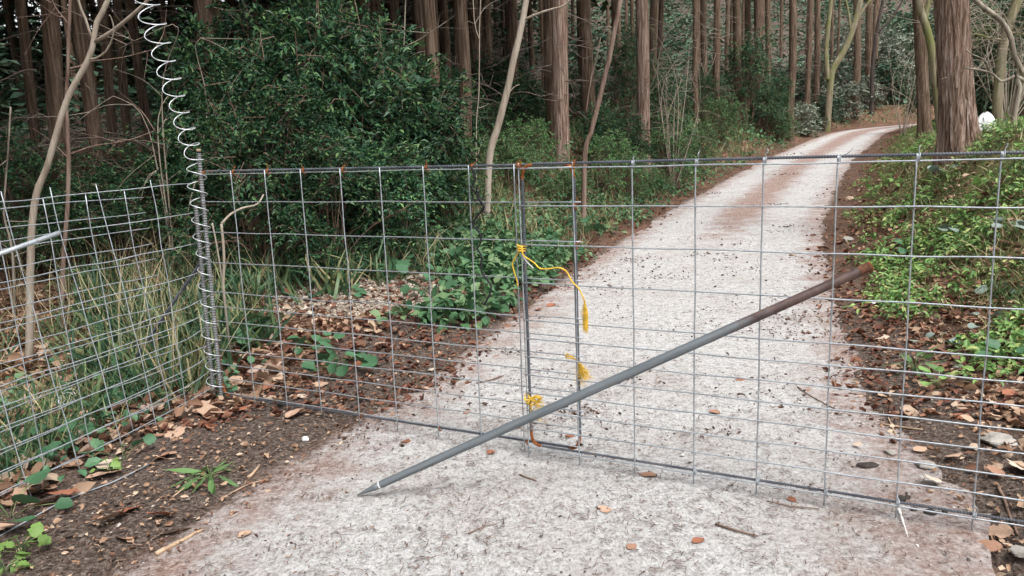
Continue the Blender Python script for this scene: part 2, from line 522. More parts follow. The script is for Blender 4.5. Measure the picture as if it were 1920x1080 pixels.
def terrain(X, Y):
    """height, left distance, right distance, road Y of the nearest road point"""
    X = np.atleast_1d(np.asarray(X, float)).ravel(); Y = np.atleast_1d(np.asarray(Y, float)).ravel()
    u, k = road_uv(X, Y)
    Yt = CL[k, 1]; Z = zr(Yt)
    half = HALF + .1 * smooth(Yt, 4, 2.5)
    e = .20 * fbm(X * 1.1, Y * 1.1, 3) + .08 * fbm(X * 6, Y * 6, 9) + .03 * fbm(X * 19, Y * 19, 12)
    al = -u - half + e; ar = u - half + e * .7
    out = np.maximum(al, ar)
    near_r = smooth(Yt, 3.1, 2.6) * (u > 0)
    h = Z + np.clip(.14 * out, -.07, .03) - .055 * near_r * smooth(out, -.3, .0)
    AL = np.interp(Yt, [0, 4, 7, 10, 13, 18, 30, 60], [.02, .05, .20, .70, 1.15, 1.40, 1.25, .7])
    h += AL * smooth(al, .2, 2.4 + .06 * np.clip(Yt - 8, 0, 20))
    AR = np.interp(Yt, [0, 3, 5, 7.5, 9, 14, 20, 30, 60], [.05, .10, .45, 1.15, 1.25, 1.1, .8, .5, .4])
    h += AR * smooth(ar, .2, 1.95)
    h += .42 * np.maximum(0, al - 7) * smooth(Yt, 19, 33) * (.30 + .70 * smooth(X, -26, -8))
    h += .10 * np.maximum(0, al - 8) * smooth(Yt, 9, 19) * (1 - smooth(Yt, 19, 33))
    h += .16 * np.maximum(0, ar - 5) * smooth(Yt, 8, 16)
    bump_ = .05 * fbm(X * .9, Y * .9, 21) + .02 * fbm(X * 4, Y * 4, 33)
    h += bump_ * smooth(out, .05, .8)
    h += .10 * np.exp(-(((X + 1.35) / .75) ** 2 + ((Y - 6.6) / .6) ** 2))         # low heap of chippings by the road
    return h, al, ar, Yt


def gz(x, y):
    return float(terrain([x], [y])[0][0])


def ground_px(x, y, tmax=60):
    """where the ray through a place in the photograph meets the ground"""
    d = ray(x, y); t = np.concatenate([np.linspace(1.2, 12, 700), np.linspace(12.05, tmax, 600)])
    P = CAM + d * t[:, None]
    g = P[:, 2] - terrain(P[:, 0], P[:, 1])[0]
    i = int(np.argmax(g < 0)) if (g < 0).any() else len(t) - 1
    return P[i]


def axis_grid(lo, fine0, fine1, hi, d, grow):
    a = list(np.arange(fine0, fine1, d))
    s = d
    while a[-1] < hi: s = min(s * grow, 4); a.append(a[-1] + s)
    s = d; b = [a[0]]
    while b[-1] > lo: s = min(s * grow, 4); b.append(b[-1] - s)
    return np.array(b[:0:-1] + a)


gx = axis_grid(-120, -3.4, 5.2, 140, .045, 1.045)
gy = axis_grid(-30, 1.6, 9.0, 170, .045, 1.04)
GX, GY = np.meshgrid(gx, gy)
gh, gal, gar, gYt = terrain(GX.ravel(), GY.ravel())
nx, ny = len(gx), len(gy)
ii = (np.arange(ny - 1)[:, None] * nx + np.arange(nx - 1)[None, :]).ravel()
ground_me = make_mesh('ground', np.stack([GX.ravel(), GY.ravel(), gh], -1), [np.stack([ii, ii + 1, ii + nx + 1, ii + nx], -1)], ground_mat())
zone = np.zeros((len(gh), 4), np.float32); zone[:, 3] = 1
x_, y_ = GX.ravel(), GY.ravel()
zone[:, 0] = np.where(gal > gar, np.clip(.15 + .6 * smooth(gal, .5, 1.3) + .5 * smooth(gYt, 5, 9), 0, .85), .25 + .4 * smooth(gar, .2, .8) + .3 * smooth(gYt, 4, 8))
far_ = smooth(np.hypot(x_, y_), 16, 30); zone[:, 0] *= 1 - .8 * far_ * smooth(np.maximum(gal, gar), 2, 5)  # far wood floor darkened from litter to soil colour, for its shade
zone[:, 1] = np.where(gar > gal, .52 * smooth(gar, .35, 1.0) * smooth(gYt, 3.5, 5.5), .25 * smooth(gal, .5, 1.5) * smooth(gYt, 7, 10))
zone[:, 2] = .95 * np.exp(-(((x_ + 1.3) / .85) ** 2 + ((y_ - 6.5) / .7) ** 2) ** 2)
ca = ground_me.color_attributes.new('zone', 'FLOAT_COLOR', 'POINT'); ca.data.foreach_set('color', zone.ravel())
ground = tag(link('ground', ground_me), kind='structure')

# road: concrete slab with a real edge
rows = []; nu = 46
us = np.linspace(-1, 1, nu)
tt = np.arange(len(CL))
nrm = np.stack([CLT[:, 1], -CLT[:, 0]], -1)
hw = HALF + .10 * smooth(CL[:, 1], 4, 2.5) + .22
hwr = hw - .22 * smooth(CL[:, 1], 3.4, 2.6) + .015 * fbm(CL[:, 0] * 5, CL[:, 1] * 5, 5)
U_ = np.where(us[None, :] < 0, us[None, :] * hw[:, None], us[None, :] * hwr[:, None])
PX = CL[:, None, 0] + nrm[:, None, 0] * U_; PY = CL[:, None, 1] + nrm[:, None, 1] * U_
PZ = np.broadcast_to(zr(CL[:, 1])[:, None], PX.shape) + .006 * fbm(PX * 3, PY * 3, 8)
Vr = np.stack([PX, PY, PZ], -1)
sk0 = Vr[:, :1] - [0, 0, .13]; sk1 = Vr[:, -1:] - [0, 0, .13]
Vr = np.concatenate([sk0, Vr, sk1], 1); nc = nu + 2
ii = (np.arange(len(CL) - 1)[:, None] * nc + np.arange(nc - 1)[None, :]).ravel()
road_me = make_mesh('road', Vr.reshape(-1, 3), [np.stack([ii, ii + 1, ii + nc + 1, ii + nc], -1)], road_mat())
un = np.concatenate([us[:1], us, us[-1:]])[None, :] * np.ones((len(CL), 1))
edge_ = .80 * smooth(np.abs(un), np.interp(CL[:, 1], [2, 5], [.76, .68])[:, None], .95) * (1 - (un > 0) * smooth(CL[:, 1], 3.6, 2.9)[:, None])
mid_ = .40 * np.exp(-((un + .02) / .3) ** 2) * smooth(CL[:, 1], 7, 13)[:, None] + .37 + .26 * smooth(np.abs(un), .45, .8) + .10 * smooth(CL[:, 1], 24, 36)[:, None]
dc = np.ones((edge_.size, 4), np.float32); dc[:, 0] = np.clip(edge_, 0, 1).ravel(); dc[:, 1] = np.clip(mid_, 0, 1).ravel()
ca = road_me.color_attributes.new('dirt', 'FLOAT_COLOR', 'POINT'); ca.data.foreach_set('color', dc.ravel())
tag(link('road', road_me), kind='structure')

# ------------------------------------------------------------------ mesh gate
GA = np.array([.043, 3.193]); GU = norm(np.array([1.535 + 1.627, 2.432 - 4.06])); GN = np.array([GU[1], -GU[0]])
if GN[1] > 0: GN = -GN                                      # towards the camera
ZB, GH = .065, 1.2


def gp(s, z, off=0.):
    """point of the gate plane: s along it, z height, off towards the camera"""
    q = GA + GU * s + GN * off
    return np.array([q[0], q[1], z])


def gate_px(x, y, off=0.):
    d = ray(x, y); n = np.array([GN[0], GN[1], 0]); o = np.array([GA[0] + GN[0] * off, GA[1] + GN[1] * off, 0])
    return CAM + d * (((o - CAM) @ n) / (d @ n))


def s_of_px(x, y):
    P = gate_px(x, y); return float((P[:2] - GA) @ GU)


UNIT = GH / 7.5
ROWS = [7.5, 6.5, 5.5, 4.5, 3.5, 3.0, 2.5, 2.0, 1.5, 1.0, .5, .0]
WR = .0027


def wire(name, P, parent, r=WR, m='galv', sides=6):
    V, fs = tube_geo(P, r, sides)
    return link(name, make_mesh(name, V, fs, M[m]), parent)


def bar(name, P, parent, m='rebar', r=.0062):
    r = .0051 if name.endswith('_rail') else r
    V, fs = rebar_geo(P, r, .0095 if r < .008 else .0135)
    return link(name, make_mesh(name, V, fs, M[m], smooth=False), parent)


def wavy(P0, P1, amp, n=9, seed=0):
    t = np.linspace(0, 1, n)[:, None]
    P = P0 + (P1 - P0) * t
    r_ = np.random.default_rng(seed)
    return catmull(P + r_.normal(0, amp, (n, 3)) * np.sin(np.pi * t), .05)


def bend(name, a, c, b, parent, m='rust', r=.0068):
    t = np.linspace(0, 1, 9)[:, None]
    P = (1 - t) ** 2 * a + 2 * t * (1 - t) * c + t * t * b
    V, fs = rebar_geo(P, r)
    return link(name, make_mesh(name, V, fs, M[m], smooth=False), parent)


# gate leaf hung on the post (behind)
gl = empty('mesh_gate', gp(-1.88, 0))
tag(gl, 'wire mesh gate leaf hung on the wire-wrapped post, smaller cells at its foot', 'gate', 'gate leaves across the road')
gl_in = gl.location.copy()


def into(o, parent):
    """keep world-space mesh while parented to an empty that stands elsewhere"""
    o.matrix_parent_inverse = Matrix.Translation(-parent.location)
    return o


SL0, SL1, SO = -1.868, .232, -.030
zt = ZB + GH + .004
into(bar('top_rail', [gp(SL0 + .05, zt + .004, SO), gp(-.8, zt + .002, SO), gp(SL1 - .04, zt, SO)], gl), gl)
into(bar('bottom_rail', [gp(SL0 + .05, ZB - .005, SO), gp(-.9, ZB - .004, SO), gp(SL1 - .04, ZB, SO)], gl), gl)
into(bar('stile', [gp(SL0, ZB + .06, SO), gp(SL0, zt - .06, SO)], gl, 'rust_dark'), gl)
into(bar('stile', [gp(SL1, ZB + .06, SO), gp(SL1, zt - .05, SO)], gl, r=.0076), gl)
for sx, sg in ((SL0, 1), (SL1, -1)):
    for z, zg in ((zt, -1), (ZB - .002, 1)):
        o = into(bend('corner_bend', gp(sx + sg * .045, z, SO), gp(sx, z, SO), gp(sx, z + zg * .060, SO), gl), gl)
        tag(o, 'rusty orange bent corner of the gate frame')
cols_l = [s_of_px(x, 383) for x in (433, 496, 563, 637, 711, 792, 877)] + [-.028]
for i, s in enumerate(cols_l):
    s2 = s
    into(wire('vertical_wire', wavy(gp(s2, ZB + GH + .008, SO + .010), gp(s2, ZB - .045, SO + .010), .0012, seed=i), gl), gl)
for i, k in enumerate(ROWS[1:-1]):
    z = ZB + .012 + k * UNIT
    P = wavy(gp(SL0 - .02, z, SO + .0045), gp(SL1 + .03, z, SO + .0045), .002 if i != 3 else .006, 12, seed=40 + i)
    into(wire('horizontal_wire', P, gl), gl)
into(wire('horizontal_wire', wavy(gp(SL0 - .03, zt - .011, SO + .006), gp(SL1, zt - .013, SO + .006), .001, seed=91), gl), gl)
into(wire('horizontal_wire', wavy(gp(SL0, ZB + .010, SO + .006), gp(SL1, ZB + .010, SO + .006), .001, seed=92), gl), gl)


def tie(parent, s, z, off, seed, m='rust'):
    """wire tie: a couple of turns round rail and mesh wire, with a twisted tail"""
    r_ = np.random.default_rng(seed)
    t = np.linspace(0, 2 * math.pi * 2.2, 34)
    P = np.stack([gp(s + .004 * a / 6, z - .005 + .013 * math.sin(a), off + .012 * math.cos(a)) for a in t])
    tail = P[-1] + np.cumsum(r_.normal(0, .005, (4, 3)) + [0, 0, .004], 0)
    V, fs = tube_geo(catmull(np.vstack([P, tail]), .004), .0016, 5)
    return into(link('wire_tie', make_mesh('wire_tie', V, fs, M[m]), parent), parent)


for i, s in enumerate(cols_l):
    if i in (0, 1, 2, 3, 5, 6, 7): tie(gl, s + .01, zt, SO, i)
for i, s in enumerate((cols_l[3], cols_l[5], -.02)): tie(gl, s, ZB, SO, 20 + i)
for i, z in enumerate((6.5, 5.5, 2.0)): tie(gl, SL1, ZB + z * UNIT, SO, 30 + i)

# gate leaf to the right (in front)
gr = empty('mesh_gate', gp(2.1, 0))
tag(gr, 'wire mesh gate leaf with ribbed bar rails that reaches the grassy bank', 'gate', 'gate leaves across the road')
SR0, SR1 = .018, 2.36
into(bar('top_rail', [gp(SR0 + .05, zt + .004, 0), gp(1.2, zt + .005, 0), gp(SR1, zt + .003, 0)], gr), gr)
into(bar('bottom_rail', [gp(SR0 + .05, ZB, 0), gp(1.1, ZB - .001, 0), gp(SR1, ZB - .002, 0)], gr), gr)
into(bar('stile', [gp(SR0, ZB + .06, 0), gp(SR0, zt - .05, 0)], gr), gr)
into(bar('stile', [gp(SR1, ZB, 0), gp(SR1, zt, 0)], gr), gr)
for z, zg in ((zt, -1), (ZB, 1)):
    o = into(bend('corner_bend', gp(SR0 + .045, z, 0), gp(SR0, z, 0), gp(SR0, z + zg * .060, 0), gr), gr)
    tag(o, 'rusty orange bent corner of the gate frame')
cols_r = [.008, .245, .488, .729, .968, 1.209, 1.445, 1.677, 1.915, 2.15]
for i, s in enumerate(cols_r):
    into(wire('vertical_wire', wavy(gp(s, ZB + GH + .012, .0105), gp(s, ZB - .056, .0105), .0012, seed=60 + i), gr, .003), gr)
for i, k in enumerate(ROWS):
    z = ZB + k * UNIT - (.010 if k in (0, 7.5) else 0)
    into(wire('horizontal_wire', wavy(gp(SR0 - .012, z, .0145), gp(SR1 + .02, z, .0145), .0015, 14, seed=80 + i), gr, .003), gr)
for i, s in enumerate(cols_r[:9]):
    tie(gr, s, zt, .004, 50 + i, 'galv' if i > 1 else 'rust')
    if i > 2: tie(gr, s, ZB, .004, 70 + i, 'galv')

# ------------------------------------------------------------------ post of two bars, wrapped by a wire spiral
PB = gp(-1.905, 0, -.012)
post_top = at(364, 284, PB[1])
post = empty('gate_post', (PB[0], PB[1], gz(PB[0], PB[1])))
tag(post, 'gate post of two ribbed steel bars inside the wire spiral', 'post')
lean = (post_top - PB); lean = lean / lean[2]
b1 = PB + np.array([GU[0], GU[1], 0]) * .032
b2 = PB - np.array([GU[0], GU[1], 0]) * .026
into(bar('tall_bar', [b1 + lean * -.25, b1 + lean * .6, b1 + lean * post_top[2]], post, 'post_steel', .0108), post)
into(bar('short_bar', [b2 + lean * -.25, b2 + lean * .5, b2 + lean * 1.10], post, 'post_steel', .0108), post)
V, fs = tube_geo(np.stack([b1 + lean * (post_top[2] - .001), b1 + lean * (post_top[2] + .012)]), .0116, 10)
into(tag(link('bar_end', make_mesh('bar_end', V, fs, M['stick']), post), 'yellowish painted end of the tall bar'), post)

# spiral
zs = post_top[2]
axis_lo = [PB + lean * z for z in np.linspace(.06, zs - .05, 12)]
hi_end = at(262, -40, PB[1] - .42)
axis_hi = [axis_lo[-1] + (hi_end - axis_lo[-1]) * t for t in np.linspace(.12, 1, 10)]
AX = catmull(np.array(axis_lo + axis_hi), .004)
sl_ = np.concatenate([[0], np.cumsum(np.linalg.norm(np.diff(AX, axis=0), axis=1))])
phase = sl_ / .088 * 2 * math.pi
rad = .042 + .004 * np.sin(sl_ * 7.1) + .003 * np.sin(sl_ * 23) + .007 * smooth(AX[:, 2], 1.1, 1.7)
T = norm(np.gradient(AX, axis=0)); E1 = norm(np.cross(T, [0, 1, 0])); E2 = np.cross(T, E1)
sgn = -1
SP = AX + rad[:, None] * (np.cos(phase)[:, None] * E1 + sgn * np.sin(phase)[:, None] * E2)
SP = SP[::1]
V, fs = tube_geo(SP, .0025, 6)
spm = make_mesh('wire_spiral', V, fs, M['galv_bright'])
tag(link('wire_spiral', spm), 'long loose spiral of bright wire wound round the gate post and rising above it', 'wire')

# diagonal brace bar
A_, B_ = at(384, 482, PB[1] + .03), at(296, 610, 4.35)
br = bar('brace_bar', [A_, (A_ + B_) / 2, B_ + (B_ - A_) * .6], None, 'rebar', .009)
tag(br, 'dark ribbed bar propped diagonally against the gate post', 'bar')

# ------------------------------------------------------------------ side fence: two overlapping mesh panels
FP = np.array([PB[0] - .03, PB[1] - .02]); FD = np.array([-.264, -.965]); FN = np.array([-.965, .264])


def fence(label, t0, t1, rows, cols, lean_, off, zb, ztop, seed, ext):
    root = empty('mesh_fence', (*(FP + FD * t1), 0))
    tag(root, label, 'fence', 'mesh panels of the side fence')
    r_ = np.random.default_rng(seed)

    def fp(t, z):
        bulge = .02 * math.sin(t * 3 + z * 2 + seed)
        k_ = float(smooth(t, .0, .55)) if ext else 1.0
        q = FP + FD * t + FN * ((off + lean_ * z + bulge) * k_)
        return np.array([q[0], q[1], z])
    for z in rows:
        a = t0 + r_.uniform(-.01, .01)
        P = np.array([fp(t, z + .012 * math.sin(t * 2.3 + seed) + r_.normal(0, .0025)) for t in np.linspace(a, t1, 14)])
        if ext and r_.random() < .6: P[0, 2] += r_.uniform(-.01, .03)
        into(wire('horizontal_wire', catmull(P, .05), root, .0024), root)
    for t in cols:
        P = np.array([fp(t + r_.normal(0, .003), z) + [0, 0, 0] for z in np.linspace(zb, ztop + .03, 9)])
        P[:, 0] += .006
        into(wire('vertical_wire', catmull(P, .05), root, .0024), root)
    return root, fp


rows1 = [1.215 - UNIT * k for k in (0, 1, 2, 3, 4, 4.5, 5, 5.5, 6, 6.5, 7, 7.5)]
rows1 = [z for z in rows1 if z > -.1]
fence('leaning mesh fence panel that joins the gate post', -.055, 2.2, rows1, [.20, .44, .68, .92, 1.16, 1.40, 1.64, 1.9], -.13 * -1, .0, -.06, 1.215, 3, True)
rows2 = [1.17 - UNIT * .5 * k for k in range(15)]
r2root, _ = fence('fine-celled mesh fence panel that ends short of the gate post', .13, 2.2, rows2, [.27, .52, .77, 1.02, 1.27, 1.52, 1.8], .07, .05, .02, 1.17, 5, False)

gq = [ground_px(x, y) for x, y in ((282, 874), (210, 908), (128, 940), (60, 976), (-20, 1022))]
for q in gq: q[2] = gz(q[0], q[1]) + .006
V, fs = tube_geo(catmull(np.array(gq), .05), .0032, 6)
tag(link('loose_wire', make_mesh('loose_wire', V, fs, M['galv'])), 'single wire lying half buried on the soil in front of the side fence', 'wire')

# thin tube resting on the fence
A_, B_ = at(-60, 497, 2.62), at(112, 436, 2.80)
V, fs = tube_geo(np.stack([A_ + (A_ - B_) * .8, A_, B_]), .0085, 12)
tag(link('steel_tube', make_mesh('steel_tube', V, fs, M['galv'])), 'thin galvanised tube poking out along the side fence', 'tube')

# ------------------------------------------------------------------ pipe pushed through the gate
PR = .0184
Lp = None
d = ray(684, 922); Lp = CAM + d * ((.021 - CAM_H) / d[2])
Gp = gate_px(1510, 553.5, .010)
dirp = norm(Gp - Lp)
best = min(np.linspace(.8, 3.2, 800), key=lambda t: abs(960 + F_PX * ((Lp + dirp * t - CAM) @ RT) / ((Lp + dirp * t - CAM) @ FW) - 1634))
LEN = float(best)
pipe = empty('scaffold_pipe', Lp)
xax = Vector(dirp); yax = Vector((0, 0, 1)).cross(xax).normalized(); zax = xax.cross(yax)
pipe.matrix_world = Matrix(((xax[0], yax[0], zax[0], Lp[0]), (xax[1], yax[1], zax[1], Lp[1]), (xax[2], yax[2], zax[2], Lp[2]), (0, 0, 0, 1)))
tag(pipe, 'long grey steel pipe pushed through the gate mesh, its raised end rusty brown', 'pipe')
n = 40
xs = np.linspace(.07, LEN - .045, n)
P = np.stack([xs, .004 * np.sin(xs * 2), 0 * xs], -1)
V, fs = tube_geo(P, PR * np.interp(xs, [0, .5, 1.0, LEN], [.80, .90, .97, .90]), 28, caps=False)
link('shaft', make_mesh('shaft', V, fs, M['pipe']), pipe)
xs = np.array([-.035, -.02, .01, .042, .0705]); V, fs = tube_geo(np.stack([xs, 0 * xs, 0 * xs - .0], -1), np.array([.002, .005, .0085, .012, .0147]), 24)
tag(link('tapered_tip', make_mesh('tapered_tip', V, fs, M['pipe']), pipe), 'flattened tapering tip of the pipe on the road')
xs = np.array([.067, .069, .072, .074]); V, fs = tube_geo(np.stack([xs, 0 * xs, 0 * xs], -1), np.array([.0149, .0157, .0157, .0149]), 24, caps=False)
tag(link('collar', make_mesh('collar', V, fs, M['galv_bright']), pipe), 'thin pale ring near the lower tip')
# open rusty end with wall thickness
a = np.linspace(0, 2 * math.pi, 28, endpoint=False)
rings = [(LEN - .05, PR * .91), (LEN - .03, PR * .95), (LEN - .004, PR * .97), (LEN, PR * .95), (LEN, PR - .004), (LEN - .16, PR - .0045)]
V = np.concatenate([np.stack([np.full(28, x), r_ * np.cos(a), r_ * np.sin(a)], -1) for x, r_ in rings])
i = np.arange(5)[:, None] * 28; j = np.arange(28)[None]; j2 = (j + 1) % 28
fs = [np.stack([i + j, i + j2, i + 28 + j2, i + 28 + j], -1).reshape(-1, 4)]
tag(link('pipe_end', make_mesh('pipe_end', V, fs, [M['rust_end'], M['rust']], mat_index=[0] * 56 + [1] * 84), pipe), 'orange rusted open end of the pipe')

# ------------------------------------------------------------------ yellow twine and black cord on the gate
def rope_geo(P, r=.0033):
    """twisted three-strand line"""
    P = catmull(np.asarray(P, float), .006)
    T = norm(np.gradient(P, axis=0)); N = norm(np.cross(T, [.3, .5, .81])); B = np.cross(T, N)
    s = np.concatenate([[0], np.cumsum(np.linalg.norm(np.diff(P, axis=0), axis=1))])
    out = []
    for k in range(3):
        a = s / .022 * 2 * math.pi + k * 2.094
        out.append(tube_geo(P + r * .55 * (np.cos(a)[:, None] * N + np.sin(a)[:, None] * B), r * .55, 5))
    return join_geo(out)


def tassel_geo(top, bottom, r0, r1, n, seed):
    r_ = np.random.default_rng(seed); out = []
    for k in range(n):
        o0 = r_.normal(0, r0, 3); o1 = r_.normal(0, r1, 3) + [0, 0, r_.uniform(-.01, .02)]
        m_ = (top + bottom) / 2 + r_.normal(0, (r0 + r1) * .6, 3)
        out.append(tube_geo(catmull(np.stack([top + o0 * .3, m_, bottom + o1]), .02), .0008, 3, caps=False))
    return join_geo(out)


G3 = lambda pts, off=.03: [gate_px(x, y, off) for x, y in pts]
root = empty('yellow_twine', gate_px(979, 463, .02))
tag(root, 'yellow twine knotted high on the gate frame, trailing across to a long frayed end', 'twine', 'yellow twine on the gate')
V, fs = rope_geo(G3([(978, 462), (981, 478), (993, 487), (1003, 494), (1012, 503), (1028, 504), (1048, 502), (1062, 509), (1072, 527), (1084, 540), (1092, 554), (1096, 566)], .035))
into(link('trailing_end', make_mesh('trailing_end', V, fs, M['yellow']), root), root)
V, fs = rope_geo(G3([(976, 467), (968, 480), (961, 494), (964, 510), (969, 525), (971, 537)], .0))
into(link('short_loop', make_mesh('short_loop', V, fs, M['yellow']), root), root)
t = np.linspace(0, 2 * math.pi * 2.5, 30)
kc = gate_px(978, 466, .002)
V, fs = rope_geo([kc + np.array([GU[0], GU[1], 0]) * .017 * math.cos(a) + np.array([GN[0], GN[1], 0]) * .018 * math.sin(a) + np.array([0, 0, .0016 * a - .01]) for a in t], .0036)
into(link('knot', make_mesh('knot', V, fs, M['yellow']), root), root)
V, fs = rope_geo(G3([(981, 482), (990, 493), (1000, 503)], .03), .003)
into(tag(link('white_strand', make_mesh('white_strand', V, fs, M['white']), root), 'short white strand beside the knot'), root)
V, fs = tassel_geo(gate_px(1096, 563, .035), gate_px(1098, 619, .035), .0025, .0065, 90, 3)
into(link('frayed_end', make_mesh('frayed_end', V, fs, M['yellow']), root), root)

root = empty('yellow_twine', gate_px(1072, 668, .0))
tag(root, 'short yellow twine tied low on the ribbed stile with a fanned frayed end', 'twine', 'yellow twine on the gate')
kc = gate_px(1068, 671, -.03)
t = np.linspace(0, 2 * math.pi * 1.6, 24)
V, fs = rope_geo([kc + np.array([GU[0], GU[1], 0]) * .017 * math.cos(a) + np.array([GN[0], GN[1], 0]) * .014 * math.sin(a) + np.array([0, 0, .0014 * a]) for a in t] + G3([(1080, 674), (1085, 682)], .0), .003)
into(link('knot', make_mesh('knot', V, fs, M['yellow']), root), root)
V, fs = tassel_geo(gate_px(1086, 681, .0), gate_px(1097, 711, .0), .003, .016, 80, 4)
into(link('frayed_end', make_mesh('frayed_end', V, fs, M['yellow']), root), root)

r_ = np.random.default_rng(5)
c0 = gate_px(1000, 750, .012)
pts = [c0 + np.array([GU[0], GU[1], 0]) * (.03 * math.cos(a * 1.7) + .01 * r_.normal()) + np.array([0, 0, .018 * math.sin(a * 2.3) + .006 * r_.normal()]) + np.array([GN[0], GN[1], 0]) * .012 * r_.normal() for a in np.linspace(0, 13, 26)]
V1 = rope_geo(pts, .0036); V2 = tassel_geo(c0, c0 + np.array([.02, 0, -.05]), .012, .02, 30, 6)
V, fs = join_geo([V1, V2])
tag(link('yellow_twine', make_mesh('yellow_twine', V, fs, M['yellow'])), 'tangled knot of yellow twine low on the thin gate stile above the pipe', 'twine', 'yellow twine on the gate')

pts = [(884, 313), (888, 324), (890, 340), (884, 350), (893, 362), (899, 374), (908, 388), (897, 402), (887, 420), (896, 432), (902, 444), (900, 458), (895, 466), (903, 480), (902, 498), (904, 512), (914, 525), (921, 538), (918, 552), (911, 566), (908, 572)]
P = catmull(np.array(G3(pts, -.01)), .01)
parts = [tube_geo(P, .0042, 6)]
r_ = np.random.default_rng(9)
for k in range(26):
    i = int(len(P) * r_.choice([r_.uniform(0, .35), r_.uniform(0, 1)])); q = P[min(i, len(P) - 1)]
    parts.append(tube_geo(catmull(q + np.cumsum(np.vstack([[0, 0, 0], r_.normal(0, .012, (4, 3))]), 0), .01), .0018, 4))
V, fs = join_geo(parts)
tag(link('black_cord', make_mesh('black_cord', V, fs, M['cord'])), 'ragged black cord hanging from the top rail of the gate', 'cord')


# ------------------------------------------------------------------ trees
def trunk_geo(P, R, sides=16, flute=.10, seed=0, fine=.05):
    P = catmull(np.asarray(P, float), .25); n = len(P)
    s = np.concatenate([[0], np.cumsum(np.linalg.norm(np.diff(P, axis=0), axis=1))])
    L = s[-1]; Rn = np.interp(s / L, np.linspace(0, 1, len(R)), R)
    a = np.linspace(0, 2 * math.pi, sides, endpoint=False)
    ca_, sa_ = np.cos(a)[None, :], np.sin(a)[None, :]
    rad_ = 1 + flute * fbm(ca_ * 2.2 + 7 + seed, sa_ * 2.2 + s[:, None] * .25, seed) + fine * fbm(ca_ * 6 + seed, sa_ * 6 + s[:, None] * .5, seed + 5)
    base = np.exp(-s / max(.22, Rn[0] * 1.6))[:, None]
    rad_ = rad_ + base * (.30 + .28 * np.cos(5 * a + seed)[None, :])
    return tube_geo(P, Rn, sides, True, rad_)


def crown_mesh(seed, n=640, r=2.0, h=8.0):
    """cedar crown: whorls of drooping branches with sprays of foliage"""
    r_ = np.random.default_rng(seed)
    tpos = []; tdir = []
    for k in range(46):
        z = r_.uniform(0, 1); az = r_.uniform(0, 2 * math.pi); L = r * (1 - z * .85) * r_.uniform(.7, 1.15)
        m_ = int(n / 46)
        t = r_.uniform(.25, 1, m_)
        d0 = np.array([math.cos(az), math.sin(az), 0])
        p = d0 * (t * L)[:, None] + np.stack([r_.normal(0, .22, m_), r_.normal(0, .22, m_), z * h - .5 * t * t * L * .6 + r_.normal(0, .12, m_)], -1)
        tpos.append(p); tdir.append(d0 + r_.normal(0, .6, (m_, 3)) - [0, 0, .35])
    pos = np.vstack(tpos); dr = np.vstack(tdir)
    d, s, n_ = frames(dr, np.array([0, 0, 1.0]) + r_.normal(0, .4, (len(pos), 3)))
    sc = r_.uniform(.45, .75, len(pos))
    tv = np.array([[0, -.05, 0], [.25, .28, .03], [.4, .12, 0], [.62, .3, -.02], [.7, .1, -.05], [1, 0, -.15], [.7, -.1, -.05], [.6, -.3, -.02], [.4, -.12, 0], [.25, -.28, .03], [0, .05, 0]], float)
    tf = np.array([[0, 9, 8], [10, 2, 1], [0, 8, 2], [0, 2, 10], [2, 8, 6], [2, 6, 4], [4, 3, 2], [8, 7, 6], [4, 6, 5]])
    V, Fc = stamp(tv, tf, pos, d, s, n_, np.stack([sc, sc * .8, sc], -1))
    return make_mesh('crown', V, [Fc], M['canopy'])


CROWNS = [crown_mesh(k) for k in (1, 2, 3)]


def dead_mesh(seed, n=26, L=1.0):
    """bare dead side branches low on a stem, local to the stem axis"""
    r_ = np.random.default_rng(seed); parts = []
    for k in range(n):
        z = r_.uniform(.8, 5.0); az = r_.uniform(0, 2 * math.pi); l = L * r_.uniform(.3, 1.2)
        d0 = np.array([math.cos(az), math.sin(az), r_.uniform(-.3, .25)])
        P = [d0 * (.1 + l * t) + [0, 0, z - .18 * l * t * t] + r_.normal(0, .03, 3) for t in np.linspace(0, 1, 5)]
        parts.append(tube_geo(catmull(P, .12), np.linspace(.009, .002, len(catmull(P, .12))), 4, False))
        for q in range(3):
            t = r_.uniform(.3, .9); b0 = np.array(P[int(t * 4)]); e = b0 + r_.normal(0, .16, 3) + d0 * .12
            parts.append(tube_geo(np.stack([b0, (b0 + e) / 2 + r_.normal(0, .02, 3), e]), np.array([.004, .003, .0015]), 3, False))
    V, fs = join_geo(parts)
    return make_mesh('dead_branches', V, fs, M['dead'])


DEADS = [dead_mesh(k, L=l) for k, l in ((11, .9), (12, 1.3), (13, .7))]
TRUNKS_BG = []


GLEFT = 'cedars behind the side fence'


